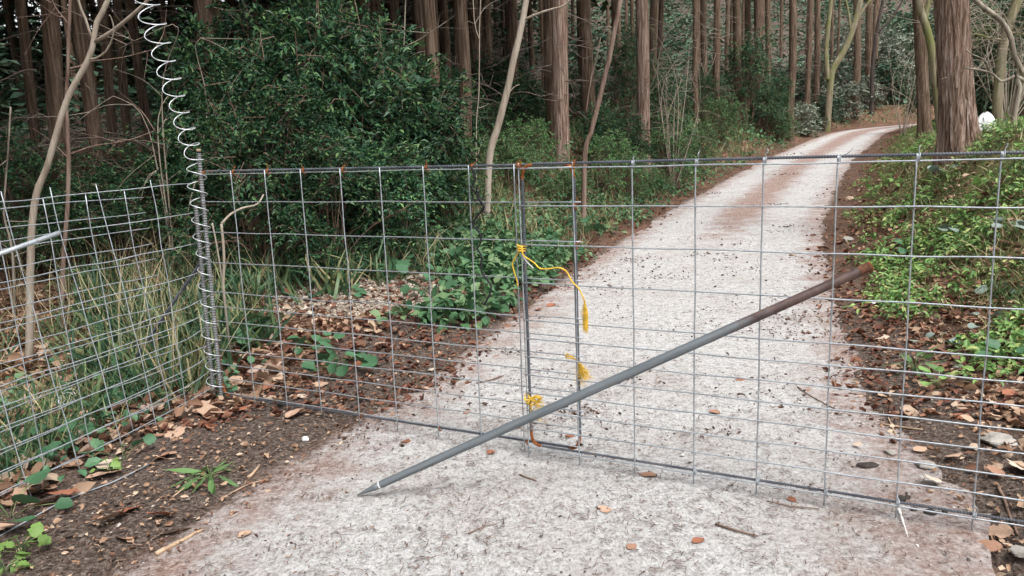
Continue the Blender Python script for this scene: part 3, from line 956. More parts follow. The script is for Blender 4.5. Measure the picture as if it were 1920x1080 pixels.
def cedar(xb, Y, wpx, xt=None, label=None, group=None, m='bark', dead=True, crown=True, H=None, ybase=None, sides=16, cz=None, seed=None, cs=1.25):
    """cedar standing at depth Y; xb / xt: column in the photograph at its foot and where it leaves the frame"""
    seed = int(xb * 7 + Y * 13) % 997 if seed is None else seed
    r_ = np.random.default_rng(seed)
    xb_w = None
    p0 = at(xb, 260, Y); z0 = gz(p0[0], Y); p0[2] = z0
    top = at(xt if xt is not None else xb, 0, Y)
    R = wpx * Y / F_PX / 2 * (.74 if group == GLEFT else .85)
    H = H or 13 + r_.uniform(-1, 2)
    sl_ = (top - p0) / max(top[2] - z0, .5); sl_[2] = 1
    if xt is None: sl_ = np.array([r_.normal(0, .012), r_.normal(0, .01), 1.0])
    P = [p0 + sl_ * z for z in (-.25, 0, .5, 1.5, 3, 6, H)]
    P = [q + ([r_.normal(0, .02), r_.normal(0, .02), 0] if 1 < i < 6 else [0, 0, 0]) for i, q in enumerate(P)]
    root = empty('cedar_tree', p0)
    tag(root, label or 'plain cedar trunk deep in the dark wood behind the gate', 'tree', group or 'cedars of the wood behind the gate')
    V, fs = trunk_geo(P, [R * 1.12, R * 1.05, R, R * .95, R * .9, R * .7, R * .15], sides, .1, seed)
    into(link('trunk', make_mesh('trunk', V - p0, fs, M[m]), root), root).matrix_parent_inverse = Matrix()
    if crown:
        c = link('crown', CROWNS[seed % 3], root)
        hz = cz if cz is not None else 5.2 + r_.uniform(-.4, 1.4)
        c.location = tuple(sl_ * hz); s = r_.uniform(.95, 1.3) * cs; c.scale = (s, s, (H + .8 - hz) / 8.0); c.rotation_euler = (0, 0, r_.uniform(0, 6.28))
    if dead:
        c = tag(link('dead_branches', DEADS[seed % 3], root), kind='stuff'); c.rotation_euler = (0, 0, r_.uniform(0, 6.28)); c.scale = (1, 1, r_.uniform(.9, 1.1))
    return root


GLEFT = 'cedars behind the side fence'
cedar(62, 9.6, 22, 38, 'slim dark cedar trunk against the pale sky gap, farthest from the gate', GLEFT)
cedar(108, 8.6, 37, 86, 'thick cedar trunk behind the pale forked sapling', GLEFT, sides=24)
cedar(168, 8.9, 31, 146, 'cedar trunk crossed by the pale sapling just above its fork', GLEFT, sides=24)
cedar(205, 11.5, 20, 188, 'narrower dim cedar trunk half hidden beside the sapling fork', GLEFT)
cedar(232, 14, 20, 222, 'thin dim cedar between the sapling and the wire spiral, set far back', GLEFT)
cedar(388, 10.2, 41, 378, 'broad brown cedar trunk rising behind the wire spiral', GLEFT, sides=24)
cedar(412, 12.5, 20, 404, 'narrow cedar touching the broad one behind the wire spiral', GLEFT)
GM = 'cedars along the wood edge behind the gate'
cedar(822, 11.5, 26, 802, 'sunlit cedar trunk rising out of the dark evergreen shrubs', GM, sides=24)
cedar(795, 14.5, 22, 783, 'dark cedar close behind the lit trunk in the shrubs', GM)
cedar(872, 12.3, 24, 861, 'straight cedar whose foot shows beside the shrubs', GM, sides=24)
cedar(1052, 13.2, 31, 1050, 'shaggy twin-looking cedar with peeling bark, beside the leaning sapling', GM, 'bark_big', sides=32)
cedar(1033, 13.8, 24, 1030, 'dark cedar pressed against the shaggy peeling one', GM)
cedar(1106, 17, 28, 1096, 'plain straight cedar between the two leaning saplings', GM)
cedar(1212, 15.5, 26, 1203, 'cedar with a flared root foot on the grassy bank', GM, 'bark_big', sides=24)
cedar(965, 18, 20, 960, 'cedar directly behind the upper part of the leaning sapling', GM)
cedar(915, 20, 18, 912, 'dim cedar left of the leaning sapling', GM)
cedar(690, 15, 22, 686, 'dim cedar above the middle of the dark shrubs', GM)
cedar(640, 13, 20, 634, 'dim cedar behind the tallest dark shrub', GM)
cedar(745, 17, 18, 740, 'slim dim cedar between shrub top and lit trunk', GM)
GR_ = 'cedars along the bend of the road'
for xb, Y, w, xt, lb in ((1306, 25, 11, 1303, 'leftmost slim cedar of the close row before the road bend'), (1322, 28, 13, 1320, 'second slim cedar of the close row before the bend'),
                         (1345, 26, 14, 1344, 'third cedar of the close row, beside the round shrub'), (1384, 28.5, 17, 1381, 'cedar rising through the round dark shrub'),
                         (1404, 31, 13, 1402, 'slim cedar just behind the round dark shrub'), (1424, 30.5, 19, 1422, 'stouter cedar at the road side of the round shrub'),
                         (1440, 34, 12, 1440, 'slim cedar behind the stouter one past the round shrub'),
                         (1482, 30, 15, 1487, 'lone straight cedar standing at the edge of the road bank'), (1512, 36, 11, 1520, 'first of two slim cedars left of the crooked fork tree'),
                         (1530, 37, 12, 1534, 'second of two slim cedars left of the crooked fork tree'), (1604, 41, 14, 1607, 'cedar behind the crooked fork tree'),
                         (1626, 43, 14, 1630, 'cedar between the crooked fork tree and the black thin tree')):
    cedar(xb, Y, w, xt, lb, GR_, cz=7.0, crown=Y < 29, cs=1.0)

# the big tree by the gate and its neighbour
def bark_strips(P0, R, H, n, seed, m, parent, xw):
    """long loose strips of peeling bark standing off the trunk"""
    r_ = np.random.default_rng(seed); out = []
    for k in range(n):
        a = r_.uniform(0, 2 * math.pi); z = r_.uniform(.02, H * .92) ** 1.0; l = r_.uniform(.18, .6); w = r_.uniform(.008, .022)
        rr_ = R * (1.03 + .45 * math.exp(-z / .35))
        t = np.linspace(0, 1, 6); lift = .004 + .016 * r_.random() * (1 - t) ** 2 + .02 * r_.random() * np.maximum(0, t - .6)
        aa = a + r_.normal(0, .08) * t
        rz = R * (1.0 - .03 * (z + l * t)) * (1 + .32 * np.exp(-(z + l * t) / .32)) + lift
        c = np.stack([rz * np.cos(aa), rz * np.sin(aa), z + l * t], -1) + xw * (z + l * t)[:, None]
        side = np.array([-math.sin(a), math.cos(a), 0]); wv = w * (1 - .75 * np.abs(2 * t - .9) ** 3)
        v = np.concatenate([c + side * wv[:, None], c - side * wv[:, None]]); j = np.arange(5)
        out.append((v, [np.stack([j, j + 1, j + 7, j + 6], -1)]))
    V, fs = join_geo(out)
    return link('peeling_bark', make_mesh('peeling_bark', V, fs, M[m]), parent)


def big_cedar(xb, Y, R, xt, label, seed, m, H=13, strips=0):
    p0 = at(xb, 290, Y); p0[2] = gz(p0[0], Y)
    top = at(xt, 0, Y); sl_ = (top - p0) / (top[2] - p0[2]); sl_[2] = 1
    root = empty('cedar_tree', p0)
    tag(root, label, 'tree', 'trees on the grassy bank')
    zz = np.concatenate([np.linspace(-.3, 3.2, 90), np.linspace(3.3, H, 30)])
    n = len(zz); sides = 72
    a = np.linspace(0, 2 * math.pi, sides, endpoint=False)
    Pp = sl_ * zz[:, None]; z_ = zz[:, None]
    ca_, sa_ = np.cos(a)[None], np.sin(a)[None]
    rad_ = 1 + .07 * fbm(ca_ * 1.6 + seed, sa_ * 1.6 + z_ * .25, seed)
    rid = fbm(np.broadcast_to(a[None] * 7, (n, sides)) + .5 * fbm(ca_ * 2, z_ * 1.2, 4), np.broadcast_to(z_ * .9, (n, sides)), seed + 3, 4)
    rad_ = rad_ + .075 * rid
    rad_ = rad_ + np.exp(-np.maximum(z_, 0) / .30) * (.34 + .2 * np.cos(5 * a[None] + seed) + .1 * np.cos(9 * a[None]))
    r0 = R * np.interp(zz, [-.3, 0, 3, H], [1.05, 1.0, .9, .15])
    V, fs = tube_geo(Pp, r0, sides, True, rad_)
    link('trunk', make_mesh('trunk', V, fs, M[m]), root)
    c = link('crown', CROWNS[seed % 3], root); c.location = tuple(sl_ * 9.5); c.scale = (.7, .7, .5)
    if strips: bark_strips(None, R, 2.6, strips, seed, 'bark_big', root, sl_ * np.array([1, 1, 0]))
    return root, p0, sl_


big_cedar(1799, 8.9, .172, 1783, 'big reddish cedar with shredding bark close behind the gate on the bank', 4, 'bark_big', strips=230)
big_cedar(1732, 16, .118, 1722, 'slimmer smooth cedar just past the big reddish one where the road bends', 8, 'bark', strips=0)


def bare_tree(name, label, cat_group, segs, m, twigs=0, seed=0, up=None, cat='tree'):
    """segs: list of (points, r0, r1, part name); first is the trunk"""
    p0 = np.array(segs[0][0][0], float)
    root = empty(name, p0)
    tag(root, label, cat, cat_group)
    r_ = np.random.default_rng(seed)
    for pts, r0, r1, nm in segs:
        P = catmull(np.asarray(pts, float), .06)
        P = P + np.cumsum(r_.normal(0, .0012, P.shape), 0) * (np.linspace(0, 1, len(P)) * (1 - np.linspace(0, 1, len(P))) * 4)[:, None]
        V, fs = tube_geo(P, np.linspace(r0, r1, len(P)) * (1 + .07 * r_.normal(size=len(P)).cumsum() / 5 ** .5 * .3).clip(.8, 1.25), 10)
        link(nm, make_mesh(nm, V - p0, fs, M[m]), root)
        if nm != 'trunk' or twigs:
            parts = []
            for k in range(twigs):
                i = r_.integers(len(P) // 4, len(P)); b0 = P[i]; e = r_.normal(0, .25, 3) + [0, 0, .12]; e *= r_.uniform(.4, 1.3)
                Q = catmull(np.stack([b0, b0 + e * .5 + r_.normal(0, .03, 3), b0 + e + r_.normal(0, .05, 3)]), .05)
                parts.append(tube_geo(Q, np.linspace(.0045, .0012, len(Q)), 4, False))
            if parts:
                V, fs = join_geo(parts); tag(link('twigs', make_mesh('twigs', V - p0, fs, M[m]), root), kind='stuff')
    return root


def pxs(pts, Y, dY=0):
    n = len(pts)
    return [at(x, y, Y + dY * i / max(1, n - 1)) for i, (x, y) in enumerate(pts)]


def foot(x, y, Y):
    p = at(x, y, Y); p[2] = gz(p[0], p[1]) - .05; return p


bare_tree('sapling', 'pale bare sapling leaning and forking in front of the dark cedars beside the spiral', 'leaning bare saplings',
          [([foot(30, 540, 5.0)] + pxs([(62, 410), (90, 310), (112, 230), (132, 172), (166, 108), (175, 76), (181, 40), (204, -5), (236, -120)], 5.0), .026, .014, 'trunk'),
           (pxs([(174, 78), (160, 35), (146, -5), (138, -60)], 5.0, -.1), .009, .006, 'branch'),
           (pxs([(178, 79), (214, 56), (250, 26), (286, -8), (330, -50)], 5.0, -.2), .012, .007, 'branch'),
           (pxs([(167, 110), (180, 110), (200, 97), (213, 75), (216, 55), (210, 35), (205, 28)], 5.0, -.15), .007, .003, 'branch')], 'bark_pale', 0, 1)
bare_tree('sapling', 'thin pinkish-brown straight sapling behind the mesh of the side fence', 'leaning bare saplings',
          [([foot(108, 590, 5.6)] + pxs([(120, 480), (128, 390), (131, 300), (128, 200), (131, 100), (133, 0), (136, -160)], 5.6), .017, .010, 'trunk'),
           (pxs([(132, 50), (118, 32), (104, 15), (96, -5)], 5.6), .006, .002, 'branch'),
           (pxs([(131, 128), (150, 124), (170, 115), (230, 108), (290, 92)], 5.6, .4), .006, .002, 'branch'),
           (pxs([(129, 290), (180, 272), (240, 262), (290, 245)], 5.6, .3), .006, .002, 'branch')], 'bark_red', 3, 2)
bare_tree('sapling', 'very thin grey stem at the far end of the side fence', 'leaning bare saplings',
          [([foot(28, 600, 6.2)] + pxs([(22, 470), (8, 400), (15, 300), (20, 200)], 6.2), .011, .006, 'trunk')], 'bark_grey', 5, 3)
bare_tree('sapling', 'grey leaning sapling with one side branch, rising behind the gate post gap', 'leaning bare saplings',
          [([foot(908, 335, 9.6)] + pxs([(917, 300), (932, 238), (945, 190), (955, 150), (963, 110), (975, 60), (986, 0), (1005, -110)], 9.6), .047, .034, 'trunk'),
           (pxs([(981, 38), (1002, 28), (1030, 18), (1058, 10), (1080, -12)], 9.6, -.2), .015, .008, 'branch'),
           (pxs([(950, 180), (962, 165), (974, 158)], 9.6), .008, .003, 'branch')], 'bark_pale', 0, 4)
bare_tree('sapling', 'slim reddish leaning sapling nearer the road bank', 'leaning bare saplings',
          [([foot(1090, 315, 10.6)] + pxs([(1098, 290), (1110, 245), (1122, 200), (1134, 150), (1145, 100), (1154, 50), (1163, 0), (1180, -110)], 10.6), .038, .024, 'trunk'),
           (pxs([(1146, 52), (1138, 50), (1130, 62)], 10.6), .012, .008, 'branch'),
           (pxs([(1098, 215), (1108, 150), (1120, 105), (1126, 70)], 10.7), .012, .007, 'branch')], 'bark_red', 0, 5)
bare_tree('sapling', 'threadlike upright stem between two cedars behind the gate', 'leaning bare saplings',
          [([foot(889, 300, 10)] + pxs([(893, 240), (898, 170), (899, 70), (902, -20)], 10), .008, .006, 'trunk'),
           (pxs([(899, 75), (890, 45), (887, 0), (884, -30)], 10), .006, .004, 'branch')], 'bark_pale', 2, 6)
bare_tree('sapling', 'thin grey curving stem over the dark shrubs with a side shoot', 'leaning bare saplings',
          [([foot(752, 300, 8.4)] + pxs([(755, 130), (759, 85), (762, 0), (765, -60)], 8.4), .011, .006, 'trunk'),
           (pxs([(760, 87), (785, 75), (805, 62), (830, 45)], 8.4), .006, .002, 'branch')], 'bark_grey', 3, 7)
bare_tree('crooked_tree', 'crooked grey tree forking above the road bend', 'bare trees by the bend',
          [([foot(1552, 205, 36)] + pxs([(1556, 165), (1562, 130), (1580, 100), (1594, 70), (1604, 40), (1612, 10), (1625, -60)], 36), .16, .10, 'trunk'),
           (pxs([(1552, 150), (1549, 100), (1552, 60), (1558, 0), (1560, -60)], 36), .13, .09, 'branch'),
           (pxs([(1606, 40), (1618, 20), (1632, 0)], 36), .07, .04, 'branch'),
           (pxs([(1596, 65), (1592, 30), (1586, 0)], 36), .06, .04, 'branch')], 'bark_moss', 14, 8)
bare_tree('crooked_tree', 'thin black forked tree over the far bend of the road', 'bare trees by the bend',
          [([foot(1634, 200, 42)] + pxs([(1637, 120), (1642, 75), (1648, 40), (1656, 0), (1662, -50)], 42), .12, .07, 'trunk'),
           (pxs([(1646, 62), (1662, 45), (1680, 22), (1693, 0)], 42), .07, .04, 'branch')], 'bark_dark', 12, 9)
bare_tree('crooked_tree', 'mossy crooked limb-like tree squeezed beside the big reddish cedar', 'bare trees by the bend',
          [([foot(1768, 280, 11.5)] + pxs([(1756, 170), (1750, 130), (1746, 92), (1738, 55), (1727, 22), (1722, -10), (1718, -80)], 11.5), .07, .055, 'trunk'),
           (pxs([(1735, 40), (1739, 10), (1750, -20)], 11.5), .04, .03, 'branch')], 'bark_moss', 10, 10)
bare_tree('crooked_tree', 'mossy olive trunk right of the big reddish cedar', 'bare trees by the bend',
          [([foot(1869, 275, 12.5)] + pxs([(1870, 240), (1871, 190), (1875, 140), (1881, 85), (1893, 40), (1908, 0), (1930, -60)], 12.5), .075, .07, 'trunk'),
           (pxs([(1880, 75), (1850, 70), (1830, 64), (1811, 68)], 12.5), .02, .01, 'branch'),
           (pxs([(1882, 70), (1900, 62), (1925, 66)], 12.5), .02, .012, 'branch')], 'bark_moss', 26, 11)
bare_tree('crooked_tree', 'grey snaking bare branch tree at the edge of the picture by the big cedar', 'bare trees by the bend',
          [([foot(1890, 305, 8.6)] + pxs([(1884, 282), (1896, 245), (1907, 190), (1911, 160), (1903, 142), (1925, 152), (1912, 125), (1900, 100), (1897, 75), (1886, 50), (1868, 30), (1845, 14), (1825, -4), (1790, -40)], 8.6), .028, .024, 'trunk'),
           (pxs([(1902, 142), (1890, 149), (1876, 153), (1864, 142), (1850, 136), (1832, 131), (1812, 128)], 8.6), .016, .009, 'branch'),
           (pxs([(1854, 136), (1850, 118), (1836, 108), (1822, 102), (1811, 93)], 8.6), .009, .005, 'branch'),
           (pxs([(1906, 138), (1914, 115), (1918, 100)], 8.6), .010, .005, 'branch')], 'bark_grey', 6, 12)

def twig_tangle(px0, Y, n, label, seed, spanx, spany):
    root_p = foot(px0, 280, Y)
    root = empty('bare_shrub', root_p)
    tag(root, label, 'shrub', 'bare twiggy shrubs')
    r_ = np.random.default_rng(seed); parts = []
    for k in range(n):
        e = at(px0 + r_.uniform(-spanx, spanx), r_.uniform(*spany), Y + r_.uniform(-1, 1.2))
        m1 = root_p + (e - root_p) * .5 + r_.normal(0, .25, 3) + [0, 0, .5]
        side = np.array([r_.uniform(-1, 1), r_.uniform(-.4, .4), r_.uniform(-.25, .15)]) * .8
        P = catmull(np.stack([root_p, m1, e, e + side * .5 + r_.normal(0, .05, 3), e + side + [0, 0, -.1]]), .08)
        parts.append(tube_geo(P, np.linspace(.011, .002, len(P)), 5, False))
        for q in range(9):
            i = r_.integers(len(P) // 3, len(P)); d0 = r_.normal(0, .22, 3) + side * .2
            Q = catmull(np.stack([P[i], P[i] + d0 * .6 + r_.normal(0, .03, 3), P[i] + d0 * 1.4 - [0, 0, .04]]), .05)
            parts.append(tube_geo(Q, np.linspace(.004, .0012, len(Q)), 4, False))
    V, fs = join_geo(parts)
    tag(link('twigs', make_mesh('twigs', V - root_p, fs, M['bark_pale']), root), kind='stuff')
    return root


twig_tangle(1885, 12.8, 26, 'tangle of pale bare twigs beside the mossy olive trunk', 3, 90, (-10, 130))
twig_tangle(1690, 24, 12, 'sparse pale bare twigs over the far bend left of the slim cedar', 5, 60, (60, 170))
twig_tangle(1262, 15.5, 10, 'sparse pale bare twigs beside the flared-foot cedar', 7, 60, (20, 160))
twig_tangle(300, 8.2, 4, 'sparse dead twigs in the shade behind the wire spiral', 9, 90, (20, 240))

# rest of the wood: plain trunks filling the depth
rb = np.random.default_rng(77)
spots = []
tries = 0
while len(spots) < 175 and tries < 9000:
    tries += 1
    az = rb.uniform(-.80, .62); dist = math.sqrt(rb.uniform(10 ** 2, 52 ** 2))
    x, y = dist * math.sin(az), dist * math.cos(az)
    h_, al_, ar_, yt_ = (q[0] for q in terrain([x], [y]))
    if al_ < 1.8 and not (ar_ > 6 and y > 18): continue
    if al_ > 0 and y < 13 and x > -9: continue
    if al_ > 0 and al_ < 4 and y > 14: continue
    if -.72 < x / y < -.46 and y < 24: continue
    if any((x - a) ** 2 + (y - b) ** 2 < 1.15 ** 2 for a, b in spots): continue
    spots.append((x, y))
for k, (x, y) in enumerate(spots):
    D = (np.array([x, y, 1.5]) - CAM); zc = D @ FW
    xpx = 960 + F_PX * (D @ RT) / zc
    right = xpx > 1600
    cedar(xpx, y, rb.uniform(.16, .30) * F_PX / y, None, 'slim trunk in the light wood beyond the grassy bank' if right else
          ('plain trunk deep in the shade between side fence and wire spiral' if xpx < 330 else 'plain trunk deep in the shade above the dark shrubs' if xpx < 860 else
           'plain trunk deep in the wood between the lit cedar and the flared-foot cedar' if xpx < 1220 else 'plain trunk deep in the wood above the round shrub and road bend'),
          'trees beyond the grassy bank' if right else None, 'bark', dead=(k % 2 == 0), crown=(x < 4), sides=12, H=13 if y < 35 else 15, seed=k + 3, cz=4.6 if y > 30 else None)
# neighbours outside the picture that shade the edge of the wood
for k, (x, y) in enumerate([(-4.2, 7.2), (-5.2, 9), (-6.5, 6.0), (-7.5, 8.2), (-5.5, 4.2), (-8.5, 5), (-3.2, 10.2), (-1.6, 12.6), (-7, 2)]):
    D = (np.array([x, y, 1.5]) - CAM); zc = D @ FW
    xpx = 960 + F_PX * (D @ RT) / zc
    if xpx < -40: cedar(xpx, y, .3 * F_PX / y, None, 'cedar just outside the picture beyond the side fence', 'cedars behind the side fence', dead=False, seed=k + 300, cz=4.4, cs=1.7)


rs = np.random.default_rng(15); got = []  # unseen cedars beside and behind the camera, added to shade the wood
while len(got) < 20:
    x, y = rs.uniform(-17, 3), rs.uniform(-17, 4.5)
    if abs(road_uv([x], [y])[0][0]) < 5.4 or any((x - a) ** 2 + (y - b) ** 2 < 2.3 ** 2 for a, b in got): continue
    if y > 1.5 and -6.2 < x < 6.5: continue
    got.append((x, y))
for k, (x, y) in enumerate(got):
    p0 = np.array([x, y, gz(x, y)])
    root = tag(empty('cedar_tree', p0), 'cedar added for shade outside the picture on the near side of the gate', 'tree', 'cedars on the near side of the gate')
    V, fs = trunk_geo([[0, 0, -.2], [0, 0, .5], [.05, 0, 3], [.1, .05, 7], [.1, .1, 12]], [.17, .15, .14, .1, .03], 10, .1, k)
    link('trunk', make_mesh('trunk', V, fs, M['bark']), root)
    c = link('crown', CROWNS[k % 3], root); c.location = (0.05, 0, 2.4); c.scale = (1.45, 1.45, 1.25); c.rotation_euler = (0, 0, k * 1.3)


# ------------------------------------------------------------------ shrubs
def shrub_meshes(seed, w=1.0, h=1.3, ntw=520, nl=10, ll=.075, lw=.4, tpl=LEAF4, m='evergreen', droop=.3, lobes=22):
    r_ = np.random.default_rng(seed)
    C_ = np.stack([r_.uniform(-.78, .78, lobes) * w, r_.uniform(-.78, .78, lobes) * w, r_.uniform(.2, 1.0, lobes) * h], -1)
    C_[:, :2] *= (1.15 - .55 * C_[:, 2:3] / h)
    Rl = r_.uniform(.10, .30, lobes) * w
    k = r_.integers(0, lobes, ntw)
    dd = rand_dirs(ntw, -.55, 1)
    rr_ = Rl[k] * r_.uniform(.55, 1.25, ntw)
    tp = C_[k] + dd * rr_[:, None] * [1, 1, .8]
    tp[:, 2] = np.maximum(tp[:, 2], .06)
    td = norm(dd * [1, 1, .45] + r_.normal(0, .45, (ntw, 3)) + [0, 0, .05])
    tl = r_.uniform(.12, .30, ntw)
    t = np.tile(np.linspace(.1, 1, nl), (ntw, 1)) + r_.normal(0, .03, (ntw, nl))
    pos = tp[:, None] + td[:, None] * (t * tl[:, None])[..., None] + np.array([0, 0, -1]) * (droop * tl[:, None] * t * t)[..., None]
    sd = norm(np.cross(td, [0, 0, 1.0]))
    sg = np.tile(np.where(np.arange(nl) % 2 == 0, 1, -1), (ntw, 1))
    ld = td[:, None] * .6 + sd[:, None] * sg[..., None] * .8 + r_.normal(0, .25, (ntw, nl, 3)) - [0, 0, .15]
    pos = pos.reshape(-1, 3); ld = ld.reshape(-1, 3)
    up = np.array([0, 0, 1.0]) + r_.normal(0, .45, pos.shape)
    d, s, n_ = frames(ld, up)
    L = ll * r_.uniform(.6, 1.25, len(pos))
    V, Fc = stamp(tpl[0], tpl[1], pos, d, s, n_, np.stack([L, L * lw, L], -1))
    fol = make_mesh('foliage', V, [Fc], M[m], smooth=False)
    parts = []
    for q in range(lobes):
        for z in range(3):
            e = C_[q] + r_.normal(0, .12, 3) * w
            b0 = np.array([r_.normal(0, .08), r_.normal(0, .08), -.05])
            P = catmull(np.stack([b0, b0 * .5 + e * .5 + [0, 0, .12 * h] + r_.normal(0, .05, 3), e]), .08)
            parts.append(tube_geo(P, np.linspace(.012, .003, len(P)), 5, False))
    idx = r_.integers(0, ntw, min(ntw, 260))
    for q in idx:
        P = np.stack([tp[q] - td[q] * .1, tp[q] + td[q] * tl[q] * .5, tp[q] + td[q] * tl[q] - [0, 0, droop * tl[q]]])
        parts.append(tube_geo(P, np.array([.004, .003, .0015]), 3, False))
    V, fs = join_geo(parts)
    return fol, make_mesh('stems', V, fs, M['twig'])


SH = [shrub_meshes(s, ntw=900, nl=12, ll=l, lw=.42) for s, l in ((21, .058), (22, .072), (23, .05))]
SH_MID = [shrub_meshes(s, ntw=520, nl=11, ll=.07, lw=.42, m='evergreen_mid') for s in (26, 27)]
SH_FAR = [shrub_meshes(s, ntw=360, nl=8, ll=.13, lw=.45, m='evergreen_far') for s in (31, 32)]
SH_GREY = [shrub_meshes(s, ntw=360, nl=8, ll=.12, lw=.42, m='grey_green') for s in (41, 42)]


def shrub(kind, x, y_, Y, w, h, label, group, seed, sink=0.):
    """w, h in metres; stands on the ground below the photograph column x at depth Y"""
    p = at(x, 260, Y); p[2] = gz(p[0], p[1]) - sink
    root = empty('evergreen_shrub', p)
    tag(root, label, 'shrub', group)
    fol, st = kind[seed % len(kind)]
    for nm, me in (('foliage', fol), ('stems', st)):
        o = link(nm, me, root); o.scale = (w, w, h / 1.3)
    root.rotation_euler = (0, 0, (seed * 2.399) % 6.28)
    return root


GS = 'dark evergreen shrubs behind the gate'
for x, Y, w, h, lb in ((480, 7.0, .9, 1.6, 'dark evergreen shrub right behind the gate post'), (560, 7.9, 1.15, 2.25, 'tallest dark evergreen shrub behind the gate'),
                       (655, 8.3, 1.1, 2.1, 'bushy evergreen shrub beside the tallest one'), (745, 8.6, .95, 1.55, 'evergreen shrub in front of the lit cedar trunk'),
                       (600, 6.9, .8, 1.15, 'lower evergreen shrub in front of the tallest one'), (700, 7.4, .75, 1.05, 'lower evergreen shrub by the thin grey stem'),
                       (430, 9.4, 1.0, 2.0, 'tall dim evergreen shrub behind the post and spiral'), (795, 9.8, .7, 1.05, 'evergreen shrub at the foot of the lit cedar'),
                       (300, 9.0, .9, 1.15, 'dim shrub between the spiral and the cedars of the side fence'), (200, 8.2, .85, .95, 'low dim shrub behind the pale sapling'),
                       (110, 7.9, .7, .8, 'low dim shrub at the foot of the thick cedar beside the sapling'), (20, 8.4, .8, 1.3, 'dim shrub at the far end of the side fence'), (520, 10.8, 1.2, 2.4, 'high dark shrub in the shade behind the tallest one'),
                       (735, 10.4, .8, 2.0, 'slender dark shrub beside the dim cedar'), (792, 11.6, .75, 1.55, 'narrow shrub between two cedars right of the bushy one'), (850, 12.8, .7, 1.3, 'narrow dim shrub right of the lit cedar'), (600, 9.4, .7, 2.75, 'tall narrow shoot-like shrub above the tallest one'),
                       (660, 11, 1.1, 2.3, 'high shrub in the shade behind the bushy one')):
    shrub(SH, x, 0, Y, w, h, lb, GS, int(x))
GS2 = 'shrubs along the wood edge'
for x, Y, w, h, lb in ((905, 13.5, .6, .8, 'low shrub around the foot of the leaning grey sapling'), (985, 14.5, .75, 1.0, 'shrub between the leaning grey sapling and the shaggy cedar'),
                       (1120, 14.5, .45, .9, 'bright shrub behind the reddish sapling'), (1165, 14.8, .6, 1.0, 'drooping leafy shrub beside the reddish sapling'),
                       (1245, 17.5, .8, 2.2, 'tall airy shrub behind the cedar with flared foot'), (1175, 19, .8, 2.2, 'tall shrub left of the cedar with flared foot'),
                       (940, 19, 1.0, 1.5, 'dim shrub in the wood behind the leaning grey sapling'), (1080, 19.5, .8, 1.3, 'dim shrub in the wood behind the shaggy cedar')):
    shrub(SH, x, 0, Y, w, h, lb, GS2, int(x))
for x, Y, w, h, lb in ((868, 10.6, .55, .75, 'low green shrub at the foot of the straight cedar'), (955, 11.3, .5, .7, 'small green shrub just right of the leaning grey sapling'), (1000, 12.2, .55, .85, 'green shrub left of the shaggy cedar foot'),
                       (1138, 13.2, .5, .95, 'fresh green drooping shrub right of the reddish sapling'), (1180, 13.6, .45, .8, 'fresh green shrub left of the flared root foot'), (1262, 15.8, .7, 1.1, 'fresh green shrub right of the flared root foot'),
                       (1300, 18.5, .7, 1.0, 'green shrub on the bank above the bare litter patch'), (835, 9.4, .5, .65, 'small green shrub below the lit cedar'), (1065, 11.6, .4, .5, 'tuft-like green shrub in front of the shaggy cedar'),
                       (1225, 14.4, .4, .5, 'little green bush in front of the flared root foot'), (1350, 24, .8, 1.2, 'green shrub on the bank left of the round one'), (1460, 29, .7, .9, 'green shrub at the road side of the lone straight cedar')):
    shrub(SH_MID, x, 0, Y, w, h, lb, GS2, int(x) + 1)
shrub(SH, 1388, 0, 28.5, 1.7, 3.0, 'big round dark green shrub on the bank before the road bend', GS2, 5)
shrub(SH, 1436, 0, 29, 1.15, 2.0, 'smaller round shrub touching the big round one on the road side', GS2, 6)
shrub(SH, 1322, 0, 26, .9, 1.5, 'loose shrub left of the big round one', GS2, 8)
GF = 'far shrubs above the road bend'
rb2 = np.random.default_rng(5)
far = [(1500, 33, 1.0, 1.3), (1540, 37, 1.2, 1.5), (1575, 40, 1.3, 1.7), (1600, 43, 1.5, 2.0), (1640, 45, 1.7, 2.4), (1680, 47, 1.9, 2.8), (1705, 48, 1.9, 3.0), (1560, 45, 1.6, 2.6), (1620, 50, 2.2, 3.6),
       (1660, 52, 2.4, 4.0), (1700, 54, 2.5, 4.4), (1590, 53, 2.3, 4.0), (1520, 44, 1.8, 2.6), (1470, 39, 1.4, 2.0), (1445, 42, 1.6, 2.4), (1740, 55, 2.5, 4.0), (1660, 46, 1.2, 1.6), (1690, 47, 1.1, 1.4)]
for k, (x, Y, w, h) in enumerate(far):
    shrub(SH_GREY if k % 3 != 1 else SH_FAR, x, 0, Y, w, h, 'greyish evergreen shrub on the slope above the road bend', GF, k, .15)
GRB = 'shrubs beyond the grassy bank'
for k, (x, Y, w, h) in enumerate([(1850, 18, 1.1, 2.2), (1905, 17, 1.2, 2.4), (1885, 21, 1.5, 3.0), (1950, 19, 1.5, 2.8), (1835, 25, 1.6, 3.2), (1925, 27, 2.0, 4.2), (1780, 30, 1.8, 3.4), (1860, 34, 2.4, 4.6), (1985, 24, 1.8, 3.8)]):
    shrub(SH_FAR if k % 2 else SH, x, 0, Y, w, h, 'dark shrub in the wood beyond the grassy bank', GRB, k)

